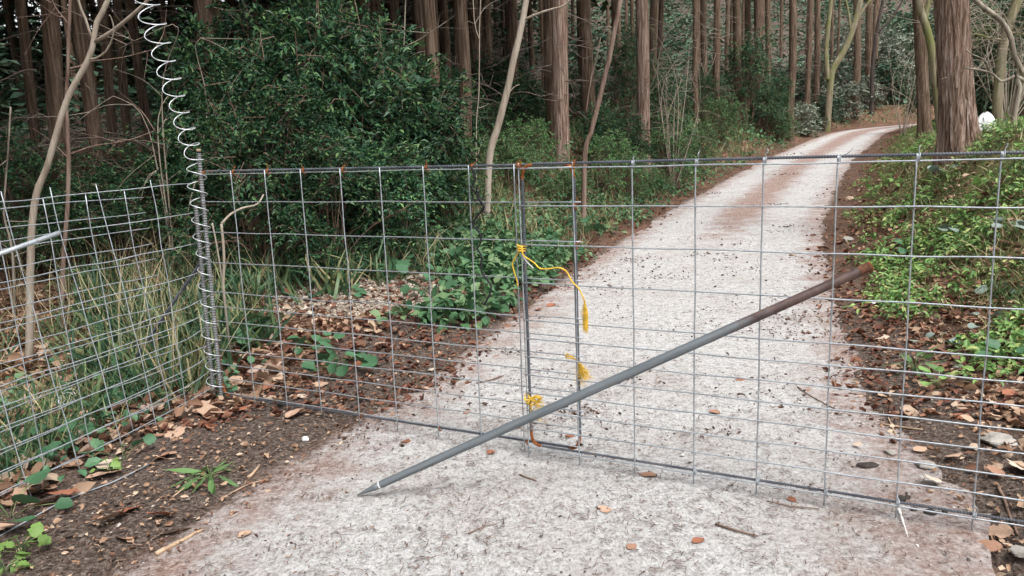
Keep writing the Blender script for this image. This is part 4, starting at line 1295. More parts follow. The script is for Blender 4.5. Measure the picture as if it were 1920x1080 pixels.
# undergrowth and hillside woods that read as one mass
def scatter_leaves(name, pos, ll, lw, m, label, cat, tpl=LEAF4, upn=.6, updir=.2):
    n = len(pos)
    dr = rand_dirs(n, -.5, .6)
    d, s, n_ = frames(dr, np.array([0, 0, 1.0]) + RNG.normal(0, upn, (n, 3)))
    L = ll * RNG.uniform(.55, 1.3, n)
    V, Fc = stamp(tpl[0], tpl[1], pos, d, s, n_, np.stack([L, L * lw, L], -1))
    o = link(name, make_mesh(name, V, [Fc], M[m], smooth=False))
    return tag(o, label, cat, kind='stuff')


def clumped(n_cl, per, region, rad, hmax):
    pts = []
    while len(pts) < n_cl:
        az = RNG.uniform(*region[0]); dist = math.sqrt(RNG.uniform(region[1] ** 2, region[2] ** 2))
        pts.append((dist * math.sin(az), dist * math.cos(az)))
    c = np.array(pts); h_, al_, ar_, yt_ = terrain(c[:, 0], c[:, 1])
    ok = region[3](al_, ar_, yt_, c[:, 0], c[:, 1])
    c = c[ok]; h_ = h_[ok]
    r = rad * RNG.uniform(.5, 1.3, len(c))
    dd = rand_dirs(len(c) * per, -.1, 1).reshape(len(c), per, 3) * (RNG.uniform(.35, 1.05, (len(c), per, 1)) ** .6)
    hh = hmax * RNG.uniform(.3, 1.0, len(c))
    P = np.stack([c[:, None, 0] + dd[..., 0] * r[:, None], c[:, None, 1] + dd[..., 1] * r[:, None], h_[:, None] + np.maximum(.02, dd[..., 2] * hh[:, None])], -1)
    return P.reshape(-1, 3)


scatter_leaves('undergrowth', clumped(1000, 45, ((-.75, .36), 9, 36, lambda al, ar, yt, x, y: (al > 4.0) | ((al > 1.6) & (yt < 8))), .6, .55), .085, .42, 'evergreen', 'low dark leafy undergrowth over the floor of the wood', 'undergrowth')
scatter_leaves('far_woods', clumped(420, 70, ((-.85, -.36), 24, 62, lambda al, ar, yt, x, y: al > 3), 2.0, 6.5), .40, .45, 'evergreen_far', 'mass of far leafy woods behind the trunks of the side fence', 'woods')
scatter_leaves('hillside_woods', clumped(1300, 60, ((-.75, .6), 32, 85, lambda al, ar, yt, x, y: al > 3), 1.9, 3.2), .42, .45, 'evergreen_far', 'mass of leafy woods on the slope far behind the trunks', 'woods')


# ------------------------------------------------------------------ ground layer: grass, herbs, litter
def spread(n, az, r0, r1, keep, power=0.0):
    """n places on the ground seen from the gate, denser near the camera (even over the picture)"""
    a = RNG.uniform(az[0], az[1], n); d = np.exp(RNG.uniform(math.log(r0), math.log(r1), n))
    x = d * np.sin(a); y = d * np.cos(a)
    h_, al_, ar_, yt_ = terrain(x, y)
    k = keep(al_, ar_, yt_, x, y)
    p = np.clip(k, 0, 1) > RNG.random(n)
    return np.stack([x, y, h_], -1)[p], d[p]


def blades(name, pos, L, w, m, label, lean=.45, cat='grass', tpl=BLADE):
    n = len(pos)
    dr = rand_dirs(n, 0, .1) * [1, 1, 0] * RNG.uniform(.05, lean * 2, (n, 1)) + [0, 0, 1]
    d, s, n_ = frames(dr, rand_dirs(n, -.2, .2))
    l = np.asarray(L) * RNG.uniform(.5, 1.3, n)
    V, Fc = stamp(tpl[0] * [1, 1, 3.0], tpl[1], pos, d, s, n_, np.stack([l, np.full(n, w) * RNG.uniform(.6, 1.4, n), l * RNG.uniform(-.6, .9, n)], -1))
    return tag(link(name, make_mesh(name, V, [Fc], M[m])), label, cat, kind='stuff')


def tufts(pos, per, rad):
    P = np.repeat(pos, per, 0)
    P[:, :2] += RNG.normal(0, rad, (len(P), 2)); return P


def rosettes(pos, per, r, ll, lw, h, tilt=.35):
    """small compound herbs: leaflets arranged round stems"""
    n = len(pos)
    a = RNG.uniform(0, 2 * math.pi, (n, per)); rr_ = r * np.sqrt(RNG.uniform(.02, 1, (n, per)))
    P = pos[:, None] + np.stack([rr_ * np.cos(a), rr_ * np.sin(a), h * (1 - (rr_ / r) ** 2 * .6) * RNG.uniform(.3, 1.1, (n, per))], -1)
    dr = np.stack([np.cos(a), np.sin(a), RNG.normal(-.05, tilt, (n, per))], -1) + RNG.normal(0, .5, (n, per, 3))
    P = P.reshape(-1, 3); dr = dr.reshape(-1, 3)
    d, s, n_ = frames(dr, np.array([0, 0, 1.0]) + RNG.normal(0, .35, P.shape))
    L = ll * RNG.uniform(.55, 1.3, len(P))
    return P, d, s, n_, np.stack([L, L * lw, L], -1)


def herb_layer(name, pos, per, r, ll, lw, h, m, label, tpl=LEAF5):
    V, Fc = stamp(*tpl, *rosettes(pos, per, r, ll, lw, h))
    return tag(link(name, make_mesh(name, V, [Fc], M[m], smooth=False)), label, 'ground cover', kind='stuff')


S = smooth
# left bank grass along the road
p, d_ = spread(12000, (-.35, .62), 7, 34, lambda al, ar, yt, x, y: ((al > .3) & (al < 5.5)) * S(yt, 6, 9) * (fbm(x * .9, y * .9, 51) > -.22) * S(al, 0, .8) * .8)
P = tufts(p[::3], 4, .06); blades('dry_grass', P, .32, .009, 'straw', 'dry straw-coloured grass over the left road bank')
P = tufts(p[1::2], 4, .07); blades('grass', P, .30, .010, 'grass', 'green grass mixed into the left road bank')
p, d_ = spread(7000, (.10, .55), 16, 50, lambda al, ar, yt, x, y: ((al > .5) & (al < 9)) * S(al, .3, 1.4) * (fbm(x * .5, y * .5, 53) > -.2))
blades('dry_grass', tufts(p[::3], 3, .12), .38, .02, 'straw', 'dry grass on the bank above the road bend')
blades('grass', tufts(p[::2], 3, .12), .34, .024, 'grass', 'green grass on the bank above the road bend')
p, d_ = spread(1500, (.10, .55), 17, 50, lambda al, ar, yt, x, y: ((al > .6) & (al < 9)) * (fbm(x * .45 + 3, y * .45, 57) > .0))
herb_layer('herbs', p, 14, .42, .16, .5, .45, 'verge', 'ferny green plants on the bank above the road bend', LEAF4)
# dry stems behind gate and fence
p, d_ = spread(1500, (-.62, -.02), 5.4, 10, lambda al, ar, yt, x, y: (al > .9) * S(yt, 4, 6) * (fbm(x * 1.3, y * 1.3, 61) > -.05) * 1.0)
blades('dry_stems', tufts(p[::2], 3, .05), .55, .006, 'straw', 'tall dry stems standing behind the gate', .3)
p, d_ = spread(3000, (-.95, -.38), 3.0, 6.5, lambda al, ar, yt, x, y: (x < -1.80 - (4.06 - y) * .28) * S(y + .5 * fbm(x * 1.1, y * 1.1, 5), 2.9, 4.2) * (al > .2) * (fbm(x * 1.6, y * 1.6, 71) > -.15) * 1.0)
blades('dry_stems', tufts(p[::5], 3, .04), .62, .005, 'straw', 'tall pale dead stems behind the side fence', .35)
blades('bamboo_grass', tufts(p[::5], 4, .05), .30, .018, 'bamboo', 'broad-bladed bamboo grass behind the side fence', .6)
p, d_ = spread(2600, (-1.0, -.42), 2.0, 5.0, lambda al, ar, yt, x, y: (x < -1.85 - (4.06 - y) * .28) * (al > .2) * S(fbm(x * 2.1, y * 2.1, 73), -.25, .15))
blades('grass', tufts(p, 4, .05), .20, .008, 'bamboo', 'green grass and weeds under and behind the side fence', .7)
p, d_ = spread(1500, (-.52, -.1), 4.4, 8.5, lambda al, ar, yt, x, y: (al > 1.3) * (fbm(x * 1.6, y * 1.6, 81) > .05) * 1.0)
blades('bamboo_grass', tufts(p, 4, .05), .34, .022, 'bamboo', 'bamboo grass in the shade behind the gate', .6)
# right bank
rb_keep = lambda al, ar, yt, x, y: S(ar, .45, 1.1) * S(y, 3.6, 5.0) * (.25 + .75 * (fbm(x * 1.2, y * 1.2, 91) > .02))
p, d_ = spread(9000, (.25, .78), 3.6, 26, rb_keep)
blades('grass', tufts(p, 3, .04), .15, .008, 'grass', 'short grass over the bank to the right of the road', .7)
p, d_ = spread(9000, (.25, .78), 3.4, 22, lambda al, ar, yt, x, y: S(ar, .4, 1.2) * S(y, 3.4, 4.6) * (fbm(x * 1.6, y * 1.6, 93) > -.05))
blades('dry_grass', tufts(p, 3, .05), .16, .006, 'straw', 'dry grass strands over the bank to the right of the road', 1.2)


p, d_ = spread(6500, (.2, .78), 3.5, 20, lambda al, ar, yt, x, y: S(ar + .25 * fbm(x * 2, y * 2, 94), .22, .5) * S(y, 3.5, 4.4) * S(fbm(x * 1.5 + 5, y * 1.5, 95), -.02, .22))
herb_layer('herbs', p, 15, .11, .05, .55, .11, 'herb', 'fresh green low herbs along the right road verge')
p, d_ = spread(1300, (.25, .8), 11, 34, lambda al, ar, yt, x, y: S(ar, .3, 1.2) * (fbm(x * .8 + 5, y * .8, 97) > -.05))
herb_layer('herbs', p, 12, .22, .07, .6, .12, 'herb_bright', 'bright yellow-green ground plants beyond the big cedar', LEAF4)
p, d_ = spread(8500, (-.6, .6), 5.2, 30, lambda al, ar, yt, x, y: ((al > .15) & (al < 4.4)) * S(yt, 5.2, 6.2) * (fbm(x * 1.2, y * 1.2, 99) > -.12) * (np.hypot(x + 1.3, y - 6.5) > .8))
p2_, _ = spread(900, (-.34, .06), 5.6, 10, lambda al, ar, yt, x, y: ((al > .2) & (al < 2.3)) * (x > -.95) * (np.hypot(x + 1.3, y - 6.5) > 1.0) * (fbm(x * 1.4, y * 1.4, 101) > -.2))
herb_layer('herbs', p2_, 9, .18, .10, .8, .2, 'verge', 'broad green leaves in a strip between chippings heap and road')
herb_layer('herbs', p, 12, .16, .075, .7, .2, 'verge', 'dark green low plants along the left road verge')
p, d_ = spread(230, (-.95, -.35), 2.4, 6, lambda al, ar, yt, x, y: (al > .75) * (fbm(x * 1.5, y * 1.5, 103) > .1))
herb_layer('herbs', p, 7, .12, .065, .75, .10, 'ivy', 'dark green low plants among the leaves under the side fence')

# leaf litter
DRY = (np.array([[0, 0, .1], [.25, .24, .30], [.18, -.34, .16], [.46, .40, .38], [.5, 0, -.03], [.55, -.38, .42], [.82, .17, .1], [.74, -.28, .3], [1.05, -.06, .28]], float),
       np.array([[0, 4, 1], [0, 2, 4], [1, 4, 3], [2, 5, 4], [3, 4, 6], [4, 5, 7], [4, 8, 6], [4, 7, 8]]))


def litter(name, pos, ll, m, label, lw=.75, flat=.4, lift=.006):
    n = len(pos)
    d, s, n_ = frames(rand_dirs(n, -.25, .35), np.array([0, 0, 1.0]) + RNG.normal(0, flat, (n, 3)))
    L = ll * RNG.uniform(.5, 1.35, n)
    pos = pos + [0, 0, lift] + np.stack([0 * L, 0 * L, RNG.uniform(0, .02, n)], -1)
    V, Fc = stamp(*DRY, pos, d, s, n_, np.stack([L, L * lw * RNG.uniform(.6, 1.2, n), L * RNG.uniform(-.6, 1.4, n)], -1))
    return tag(link(name, make_mesh(name, V, [Fc], M[m])), label, 'leaf litter', kind='stuff')


p, d_ = spread(9000, (-.95, -.12), 2.2, 9, lambda al, ar, yt, x, y: S(al, .45, .95) * (.3 + .7 * (fbm(x * 1.8, y * 1.8, 111) > -.15)) * (np.hypot(x + 1.3, y - 6.5) > .7) * (1 - .75 * S(x, -1.75 - (4.06 - y) * .27, -1.55 - (4.06 - y) * .27) * S(y, 3.95, 3.6)))
litter('leaf_litter', p, .085, 'dry_leaf', 'brown fallen leaves heaped under the side fence and behind the gate')
p, d_ = spread(1500, (-.95, -.30), 2.2, 6, lambda al, ar, yt, x, y: S(al, .75, 1.1) * (fbm(x * 1.7, y * 1.7, 117) > -.2) * (1 - .8 * S(x, -1.75 - (4.06 - y) * .27, -1.6 - (4.06 - y) * .27) * S(y, 3.95, 3.6)))
litter('leaf_litter', p, .10, 'pale_litter', 'large pale tan leaves lying thick under the side fence', .6, .45, .01)
p, d_ = spread(11000, (.22, .8), 2.0, 20, lambda al, ar, yt, x, y: S(ar, .05, .5) * (.35 + .65 * (fbm(x * 2, y * 2, 113) > -.2)) * (1 - .45 * S(ar, 1.0, 1.8) * S(y, 3.6, 5)))
litter('leaf_litter', p, .058, 'dry_leaf', 'brown fallen leaves along the right road edge')
p, d_ = spread(9000, (-.5, .66), 5, 34, lambda al, ar, yt, x, y: np.maximum(((al > -.12) & (al < 4)) * S(al, -.15, .25), ((ar > -.15) & (ar < 1.4)) * S(ar, -.15, .2)) * .9)
litter('leaf_litter', p, .07, 'dry_red', 'reddish brown litter lining both road edges')
p, d_ = spread(2600, (-.55, .62), 2.3, 34, lambda al, ar, yt, x, y: ((al < 0) & (ar < 0)) * (.05 + .45 * S(np.maximum(al, ar), -.45, 0) + .5 * (fbm(x * .7, y * .7, 119) > .25) * S(yt, 6, 12)))
litter('leaf_litter', p, .032, 'dry_red', 'crumbled leaf scraps strewn over the concrete', .6, .25, .003)


p, d_ = spread(16000, (-.95, .8), 1.9, 12, lambda al, ar, yt, x, y: np.maximum(S(al, -.40, .10) * (al < 1.9), S(ar, -.30, .10) * (ar < 1.4)) * (.35 + .65 * (fbm(x * 2.6, y * 2.6, 131) > -.2)))
litter('leaf_crumbs', p, .028, 'dry_leaf', 'small broken leaf pieces over the soil at the road edges', .7, .5, .004)
p, d_ = spread(17000, (-.5, .66), 3.9, 30, lambda al, ar, yt, x, y: np.maximum(S(al, -.62, .05) * (al < 2.2), S(ar, -.42, .05) * (ar < 1.2)) * (.35 + .65 * (fbm(x * 1.6, y * 1.6, 137) > -.2)))
litter('leaf_crumbs', p, .05, 'dry_red', 'reddish broken litter lining the road beyond the gate', .5, .5, .004)


c_, _ = spread(210, (-.6, .6), 2.2, 30, lambda al, ar, yt, x, y: ((al < -.05) & (ar < -.05)) * 1.0)
P = tufts(c_, 42, .001); rr_ = np.repeat(RNG.uniform(.03, .13, len(c_)), 42) * (1 + .06 * np.repeat(np.hypot(c_[:, 0], c_[:, 1]), 42))
P[:, :2] += RNG.normal(0, 1, (len(P), 2)) * rr_[:, None] * [1.5, .8]; P[:, 2] = zr(CL[road_uv(P[:, 0], P[:, 1])[1], 1])
litter('leaf_crumbs', P[np.hypot(P[:, 0], P[:, 1]) > RNG.uniform(1.5, 6.5, len(P))], .017, 'needle', 'reddish crumbled scraps lying in patches on the concrete', .4, .3, .003)
M['dark_scrap'] = leaf_mat('dark_scrap', [(0, (.03, .025, .022)), (1, (.14, .10, .08))], .9, .1)
c_, _ = spread(2600, (-.6, .62), 3.2, 34, lambda al, ar, yt, x, y: ((al < 0) & (ar < 0)) * 1.0)
c_[:, 2] = zr(CL[road_uv(c_[:, 0], c_[:, 1])[1], 1])
litter('dark_scraps', c_[::3], .026, 'dark_scrap', 'dark cone scales and twig ends dotted over the road', .35, .3, .003)


M['road_scrap'] = leaf_mat('road_scrap', [(0, (.14, .085, .065)), (.6, (.26, .18, .145)), (1, (.38, .30, .26))], .9, .1)
c_, _ = spread(260, (-.5, .6), 3.4, 34, lambda al, ar, yt, x, y: ((al < 0) & (ar < 0)) * (.45 + .55 * S(np.maximum(al, ar), -.9, -.1)))
nn = 34; P = tufts(c_, nn, .001); dd_ = np.repeat(np.hypot(c_[:, 0], c_[:, 1]), nn)
P[:, :2] += RNG.normal(0, 1, (len(P), 2)) * (np.repeat(RNG.uniform(.03, .12, len(c_)), nn) * (1 + .05 * dd_))[:, None] * [1.4, .9]; P[:, 2] = zr(CL[road_uv(P[:, 0], P[:, 1])[1], 1])
litter('leaf_crumbs', P - [0, 0, .004], .021 + .0014 * dd_, 'road_scrap', 'rust-brown needle and leaf patches on the road beyond the gate', .30, .10, .003)


def needles(pos, name, label, L=.038, w=.003, m='needle'):
    n = len(pos)
    d, s, n_ = frames(rand_dirs(n, -.1, .12), np.array([0, 0, 1.0]) + RNG.normal(0, .25, (n, 3)))
    l = L * RNG.uniform(.4, 1.4, n)
    V, Fc = stamp(*NEEDLE, pos + [0, 0, .009], d, s, n_, np.stack([l, np.full(n, w) * RNG.uniform(.7, 1.6, n), l], -1))
    return tag(link(name, make_mesh(name, V, [Fc], M[m], smooth=False)), label, 'needle litter', kind='stuff')


on_road = lambda al, ar, yt, x, y: ((al < 0) & (ar < 0)) * 1.0
c, dc_ = spread(750, (-.6, .62), 1.9, 16, on_road)
c2, _ = spread(4200, (-.6, .62), 1.9, 20, on_road)
P = np.vstack([tufts(c, 14, .045), c2]); h_, al_, ar_, yt_ = terrain(P[:, 0], P[:, 1]); P[:, 2] = zr(yt_)
needles(P, 'needle_litter', 'thin brown needles and twig scraps strewn over the concrete road')
p, d_ = spread(9000, (-.95, .8), 1.9, 9, lambda al, ar, yt, x, y: (((al > -.1) & (al < 1.6)) | ((ar > -.1) & (ar < 1.0))) * 1.0)
needles(tufts(p, 2, .03), 'needle_litter', 'brown needles covering the soil beside the road', .05, .003)

# soil crumbs and chippings
CR = (np.array([[1, 0, 0], [-1, .2, 0], [0, 1, .1], [.1, -1, 0], [0, .1, .9], [0, 0, -.6]], float) * .5,
      np.array([[0, 2, 4], [2, 1, 4], [1, 3, 4], [3, 0, 4], [2, 0, 5], [1, 2, 5], [3, 1, 5], [0, 3, 5]]))


def crumbs(pos, size, name, m, label, cat='gravel', lift=.3):
    n = len(pos)
    d, s, n_ = frames(rand_dirs(n, -.3, .3), np.array([0, 0, 1.0]) + RNG.normal(0, .3, (n, 3)))
    L = size * np.exp(RNG.normal(0, .45, n))
    V, Fc = stamp(*CR, pos + np.stack([0 * L, 0 * L, L * lift], -1), d, s, n_, np.stack([L, L * RNG.uniform(.6, 1, n), L * RNG.uniform(.5, .9, n)], -1))
    return tag(link(name, make_mesh(name, V, [Fc], M[m], smooth=False)), label, cat, kind='stuff')


M['chip'] = leaf_mat('chippings', [(0, (.22, .17, .13)), (.5, (.42, .35, .28)), (1, (.62, .55, .47))], .9, .15)
M['grit'] = leaf_mat('grit', [(0, (.05, .045, .045)), (.5, (.14, .12, .11)), (.8, (.34, .31, .30)), (1, (.6, .58, .57))], .95, .15)
p, d_ = spread(9000, (-.95, .8), 1.8, 7, lambda al, ar, yt, x, y: (((al > -.15) & (al < 1.3)) | ((ar > -.12) & (ar < .9))) * 1.0)
crumbs(p, .011, 'soil_crumbs', 'crumb', 'dark soil crumbs and bits along the road edges', 'soil')
a = RNG.uniform(0, 6.28, 5200); r_ = np.sqrt(RNG.random(5200))
x, y = -1.3 + .95 * r_ * np.cos(a), 6.5 + .85 * r_ * np.sin(a)
h_, al_, ar_, _ = terrain(x, y); k = al_ > .02
crumbs(np.stack([x, y, h_], -1)[k], .020, 'chippings', 'chip', 'pale heap of wood and stone chippings behind the gate beside the road')
p, d_ = spread(3800, (-.6, .62), 1.8, 9, on_road); p[:, 2] = zr(p[:, 1])
crumbs(p, .0065, 'grit', 'grit', 'loose grit lying on the concrete road', 'grit')


# ------------------------------------------------------------------ single leaves, plants, stones
def outline_leaf(kind, seed):
    """single leaf as a gridded, curled outline"""
    r_ = np.random.default_rng(seed)
    t = np.linspace(0, 1, 9)
    if kind == 'oval': w = np.sin(np.pi * t ** .85) ** .8 * .34
    elif kind == 'lobed': w = (np.sin(np.pi * t ** .8) ** .7 * .42) * (1 + .3 * np.sin(t * 19 + seed))
    elif kind == 'heart': w = np.sqrt(np.clip(1 - ((t - .38) / .62) ** 2, 0, 1)) * .5 * np.where(t < .06, .75, 1)
    else: w = np.sin(np.pi * t ** .9) * .09
    c = r_.uniform(-.5, .8); tw = r_.uniform(-.5, .5)
    V = []
    for i, (tt_, ww) in enumerate(zip(t, w)):
        for q in (-1, -.5, 0, .5, 1):
            yy = q * ww
            V.append((tt_, yy * (1 + .08 * r_.normal()), c * .35 * (yy * yy) * 3 + .12 * c * (tt_ - .5) ** 2 + tw * (tt_ - .5) * yy + .012 * r_.normal()))
    V = np.array(V); V[:, 2] -= V[:, 2].min()
    i = (np.arange(8)[:, None] * 5 + np.arange(4)[None]).ravel()
    return V, [np.stack([i, i + 1, i + 6, i + 5], -1)]


LEAVES = {}
for m_ in ('leaf_brown', 'leaf_tan', 'leaf_rust', 'leaf_pale'):
    LEAVES[m_] = [make_mesh('fallen_leaf', *outline_leaf(k, s), M[m_]) for s, k in enumerate(('oval', 'lobed', 'oval', 'lobed', 'oval'))]


def on_surface(x, y):
    h_, al_, ar_, yt_ = (q[0] for q in terrain([x], [y]))
    z = float(zr(yt_))
    return max(h_, z if max(al_, ar_) < .1 else h_)


def fallen(px_, py_, size, m_, label, group, seed, lift=.004, tilt=.25):
    p = ground_px(px_, py_)
    me = LEAVES[m_][seed % 5]
    o = link('fallen_leaf', me)
    o.location = (p[0], p[1], on_surface(p[0], p[1]) + lift)
    r_ = random.Random(seed)
    o.rotation_euler = (r_.uniform(-tilt, tilt), r_.uniform(-tilt, tilt) * .7, r_.uniform(0, 6.28))
    o.scale = (size, size, size)
    return tag(o, label, 'leaf', group)


GLR = 'single dry leaves on the concrete'
for k, (x, y, s, m_, lb) in enumerate([
        (1234, 925, .085, 'leaf_brown', 'curled brown leaf lying alone on the concrete in front of the gate'), (1133, 983, .055, 'leaf_tan', 'small tan leaf on the concrete below the curled brown one'),
        (1380, 736, .085, 'leaf_rust', 'reddish leaf on the road seen through the lower mesh'), (928, 880, .045, 'leaf_rust', 'small red leaf scrap on the concrete near the gate stiles'),
        (1350, 803, .06, 'leaf_brown', 'brown leaf scrap in a needle patch on the road behind the lower mesh'), (1477, 966, .045, 'leaf_rust', 'dark red scrap under the bottom rail of the gate'),
        (772, 852, .05, 'leaf_rust', 'narrow red leaf on the concrete left of the pipe'), (1190, 1058, .05, 'leaf_brown', 'brown leaf at the lower edge of the picture on the concrete'),
        (1120, 990, .03, 'leaf_pale', 'tiny pale leaf by the small tan one'), (448, 1030, .06, 'leaf_tan', 'thin tan husk on the concrete near the soil edge'),
        (1320, 1048, .055, 'leaf_rust', 'reddish crumpled leaf low in the picture on the concrete'), (1060, 845, .05, 'leaf_rust', 'rust coloured scrap under the gate stile corner'),
        (1515, 745, .04, 'leaf_brown', 'little brown leaf by the road middle beyond the mesh'), (880, 792, .05, 'leaf_brown', 'dark brown leaf on the road behind the left gate leaf'),
        (1040, 578, .11, 'leaf_rust', 'red frond-like leaf on the road edge behind the stiles'), (1010, 585, .09, 'leaf_rust', 'second red frond-like leaf behind the thin stile')]):
    fallen(x, y, s, m_, lb, GLR, k, .003, .15)
GLL = 'large dry leaves by the gate post'
spots_l = [(352, 682, .12, 'leaf_tan'), (300, 690, .11, 'leaf_brown'), (345, 745, .13, 'leaf_pale'), (372, 762, .14, 'leaf_tan'), (392, 776, .15, 'leaf_brown'), (340, 805, .14, 'leaf_tan'), (385, 800, .13, 'leaf_rust'),
           (440, 780, .13, 'leaf_tan'), (460, 770, .09, 'leaf_rust'), (540, 790, .15, 'leaf_tan'), (555, 748, .12, 'leaf_pale'), (490, 740, .1, 'leaf_rust'), (440, 728, .12, 'leaf_tan'), (480, 683, .11, 'leaf_tan'),
           (190, 870, .14, 'leaf_pale'), (160, 905, .14, 'leaf_tan'), (110, 920, .14, 'leaf_tan'), (75, 910, .1, 'leaf_pale'), (140, 930, .12, 'leaf_rust'), (60, 960, .1, 'leaf_brown'), (30, 990, .1, 'leaf_tan'),
           (290, 870, .11, 'leaf_brown'), (230, 970, .13, 'leaf_tan'), (260, 965, .12, 'leaf_rust'), (330, 975, .1, 'leaf_rust'), (300, 1010, .14, 'leaf_tan'), (255, 1020, .08, 'leaf_brown'), (320, 760, .12, 'leaf_tan'), (250, 800, .12, 'leaf_rust'),
           (205, 820, .12, 'leaf_tan'), (275, 745, .1, 'leaf_brown'), (600, 720, .1, 'leaf_tan'), (660, 690, .1, 'leaf_rust'), (705, 650, .1, 'leaf_tan'), (845, 598, .13, 'leaf_pale'), (800, 575, .11, 'leaf_tan'), (770, 570, .12, 'leaf_rust'),
           (250, 640, .12, 'leaf_tan'), (325, 625, .12, 'leaf_pale'), (130, 800, .12, 'leaf_tan'), (60, 840, .12, 'leaf_pale'), (20, 780, .12, 'leaf_tan')]
for k, (x, y, s, m_) in enumerate(spots_l):
    tone = {'leaf_tan': 'tan', 'leaf_brown': 'brown', 'leaf_rust': 'rust-red', 'leaf_pale': 'pale'}[m_]
    where = ('behind the gate mesh near the big-leaved plants' if x > 580 else 'behind the lowest gate wires near the post' if x > 425 and y < 760 else 'on bare soil just before the gate rail' if x > 425 else
             'in the heap at the foot of the gate post' if x > 315 and y < 830 else 'on bare soil before the side fence' if x > 220 and y > 850 else 'under the lowest wires of the side fence' if y > 830 else 'behind the side fence mesh')
    fallen(x, y, s, m_, ('broad' if s > .125 else 'small' if s < .105 else 'middling') + ' ' + tone + ' dry leaf ' + where, GLL, k + 30, .012, .5)
GLX = 'large dry leaves at the right road edge'
for k, (x, y, s, m_) in enumerate([(1750, 905, .09, 'leaf_pale'), (1905, 880, .1, 'leaf_pale'), (1735, 845, .07, 'leaf_tan'), (1800, 860, .08, 'leaf_tan'), (1880, 905, .08, 'leaf_brown'), (1645, 745, .07, 'leaf_tan'), (1900, 1015, .1, 'leaf_tan'),
                                   (1880, 1050, .09, 'leaf_brown'), (1820, 790, .09, 'leaf_rust'), (1770, 650, .1, 'leaf_tan'), (1830, 610, .1, 'leaf_rust'), (1640, 640, .09, 'leaf_pale'), (1700, 640, .09, 'leaf_tan'), (1620, 575, .08, 'leaf_rust'),
                                   (1890, 640, .1, 'leaf_tan'), (1600, 850, .05, 'leaf_pale'), (1625, 712, .07, 'leaf_brown'), (1790, 705, .09, 'leaf_tan'), (1850, 760, .09, 'leaf_pale'), (1905, 740, .09, 'leaf_rust'), (1670, 690, .08, 'leaf_tan'), (1740, 660, .09, 'leaf_brown')]):
    tone = {'leaf_tan': 'tan', 'leaf_brown': 'brown', 'leaf_rust': 'rust-red', 'leaf_pale': 'pale'}[m_]
    where = 'below the bottom rail in the lower corner' if y > 960 else 'on dark soil behind the bottom rail' if y > 830 else 'among stones at the right road edge' if y > 735 else 'below the herbs at the right road edge' if x < 1760 else 'between silvery leaves on the bank foot'
    fallen(x, y, s, m_, tone + ' dry leaf ' + where, GLX, k + 90, .012, .45)


def plant(name, px_, py_, n, ll, kind, m_, h, rad_, label, group, seed, cat='plant'):
    """small plant: one stem object and single leaves on stalks"""
    p = ground_px(px_, py_); p[2] = on_surface(p[0], p[1])
    root = empty(name, p)
    tag(root, label, cat, group)
    r_ = np.random.default_rng(seed)
    me = [make_mesh('leaf', *outline_leaf(kind, seed + q), M[m_]) for q in range(3)]
    stalks = []
    for k in range(n):
        a = k * 2.4 + r_.normal(0, .3); rr_ = rad_ * math.sqrt((k + .5) / n); z = h * r_.uniform(.45, 1.1) * (1 - .35 * (rr_ / rad_))
        q = np.array([rr_ * math.cos(a), rr_ * math.sin(a), z])
        stalks.append(tube_geo(catmull(np.stack([[0, 0, -.02], q * [.35, .35, .7], q]), .03), .0016, 4, False))
        o = link('leaf', me[k % 3], root)
        s = ll * r_.uniform(.65, 1.2)
        d_ = np.array([math.cos(a), math.sin(a), r_.uniform(-.35, .25)])
        o.matrix_local = Matrix.Translation(q) @ Matrix.Rotation(a, 4, 'Z') @ Matrix.Rotation(r_.uniform(-.45, .7), 4, 'Y') @ Matrix.Rotation(r_.normal(0, .45), 4, 'X') @ Matrix.Scale(s, 4)
    V, fs = join_geo(stalks)
    link('stalks', make_mesh('stalks', V, fs, M['grass']), root)
    return root


GP1 = 'broad-leaved plants behind the gate'
for k, (x, y, n, ll, h, rd, lb) in enumerate([
        (640, 700, 9, .085, .12, .16, 'broad-leaved plant on the soil just behind the lower gate mesh'), (590, 660, 6, .07, .1, .13, 'small broad-leaved plant behind the gate near the chippings heap'),
        (755, 530, 11, .10, .2, .24, 'big-leaved plant at the edge of the shade left of the black cord'), (850, 505, 14, .11, .24, .28, 'largest big-leaved plant clump just left of the black cord'),
        (915, 520, 9, .10, .2, .2, 'big-leaved plant right behind the black cord'), (815, 560, 7, .09, .15, .18, 'low big-leaved plant in front of the largest clump'),
        (690, 520, 8, .10, .18, .22, 'big-leaved plant above the chippings heap'), (1000, 470, 10, .10, .22, .24, 'leafy plant seen between the two gate stiles'),
        (1090, 445, 10, .10, .24, .26, 'leafy plant at the road edge just past the ribbed stile'), (1210, 370, 9, .13, .26, .32, 'leafy plant at the left road edge further up'),
        (440, 640, 7, .10, .16, .18, 'grey-green big leaves beside the foot of the gate post'), (660, 560, 4, .07, .08, .1, 'few big leaves on the chippings heap')]):
    plant('broad_leaved_plant', x, y, int(n * 1.9), ll * 1.12, 'heart', 'ivy', h * 1.2, rd * 1.15, lb, GP1, 200 + k * 5)
GP2 = 'broad-leaved plants under the side fence'
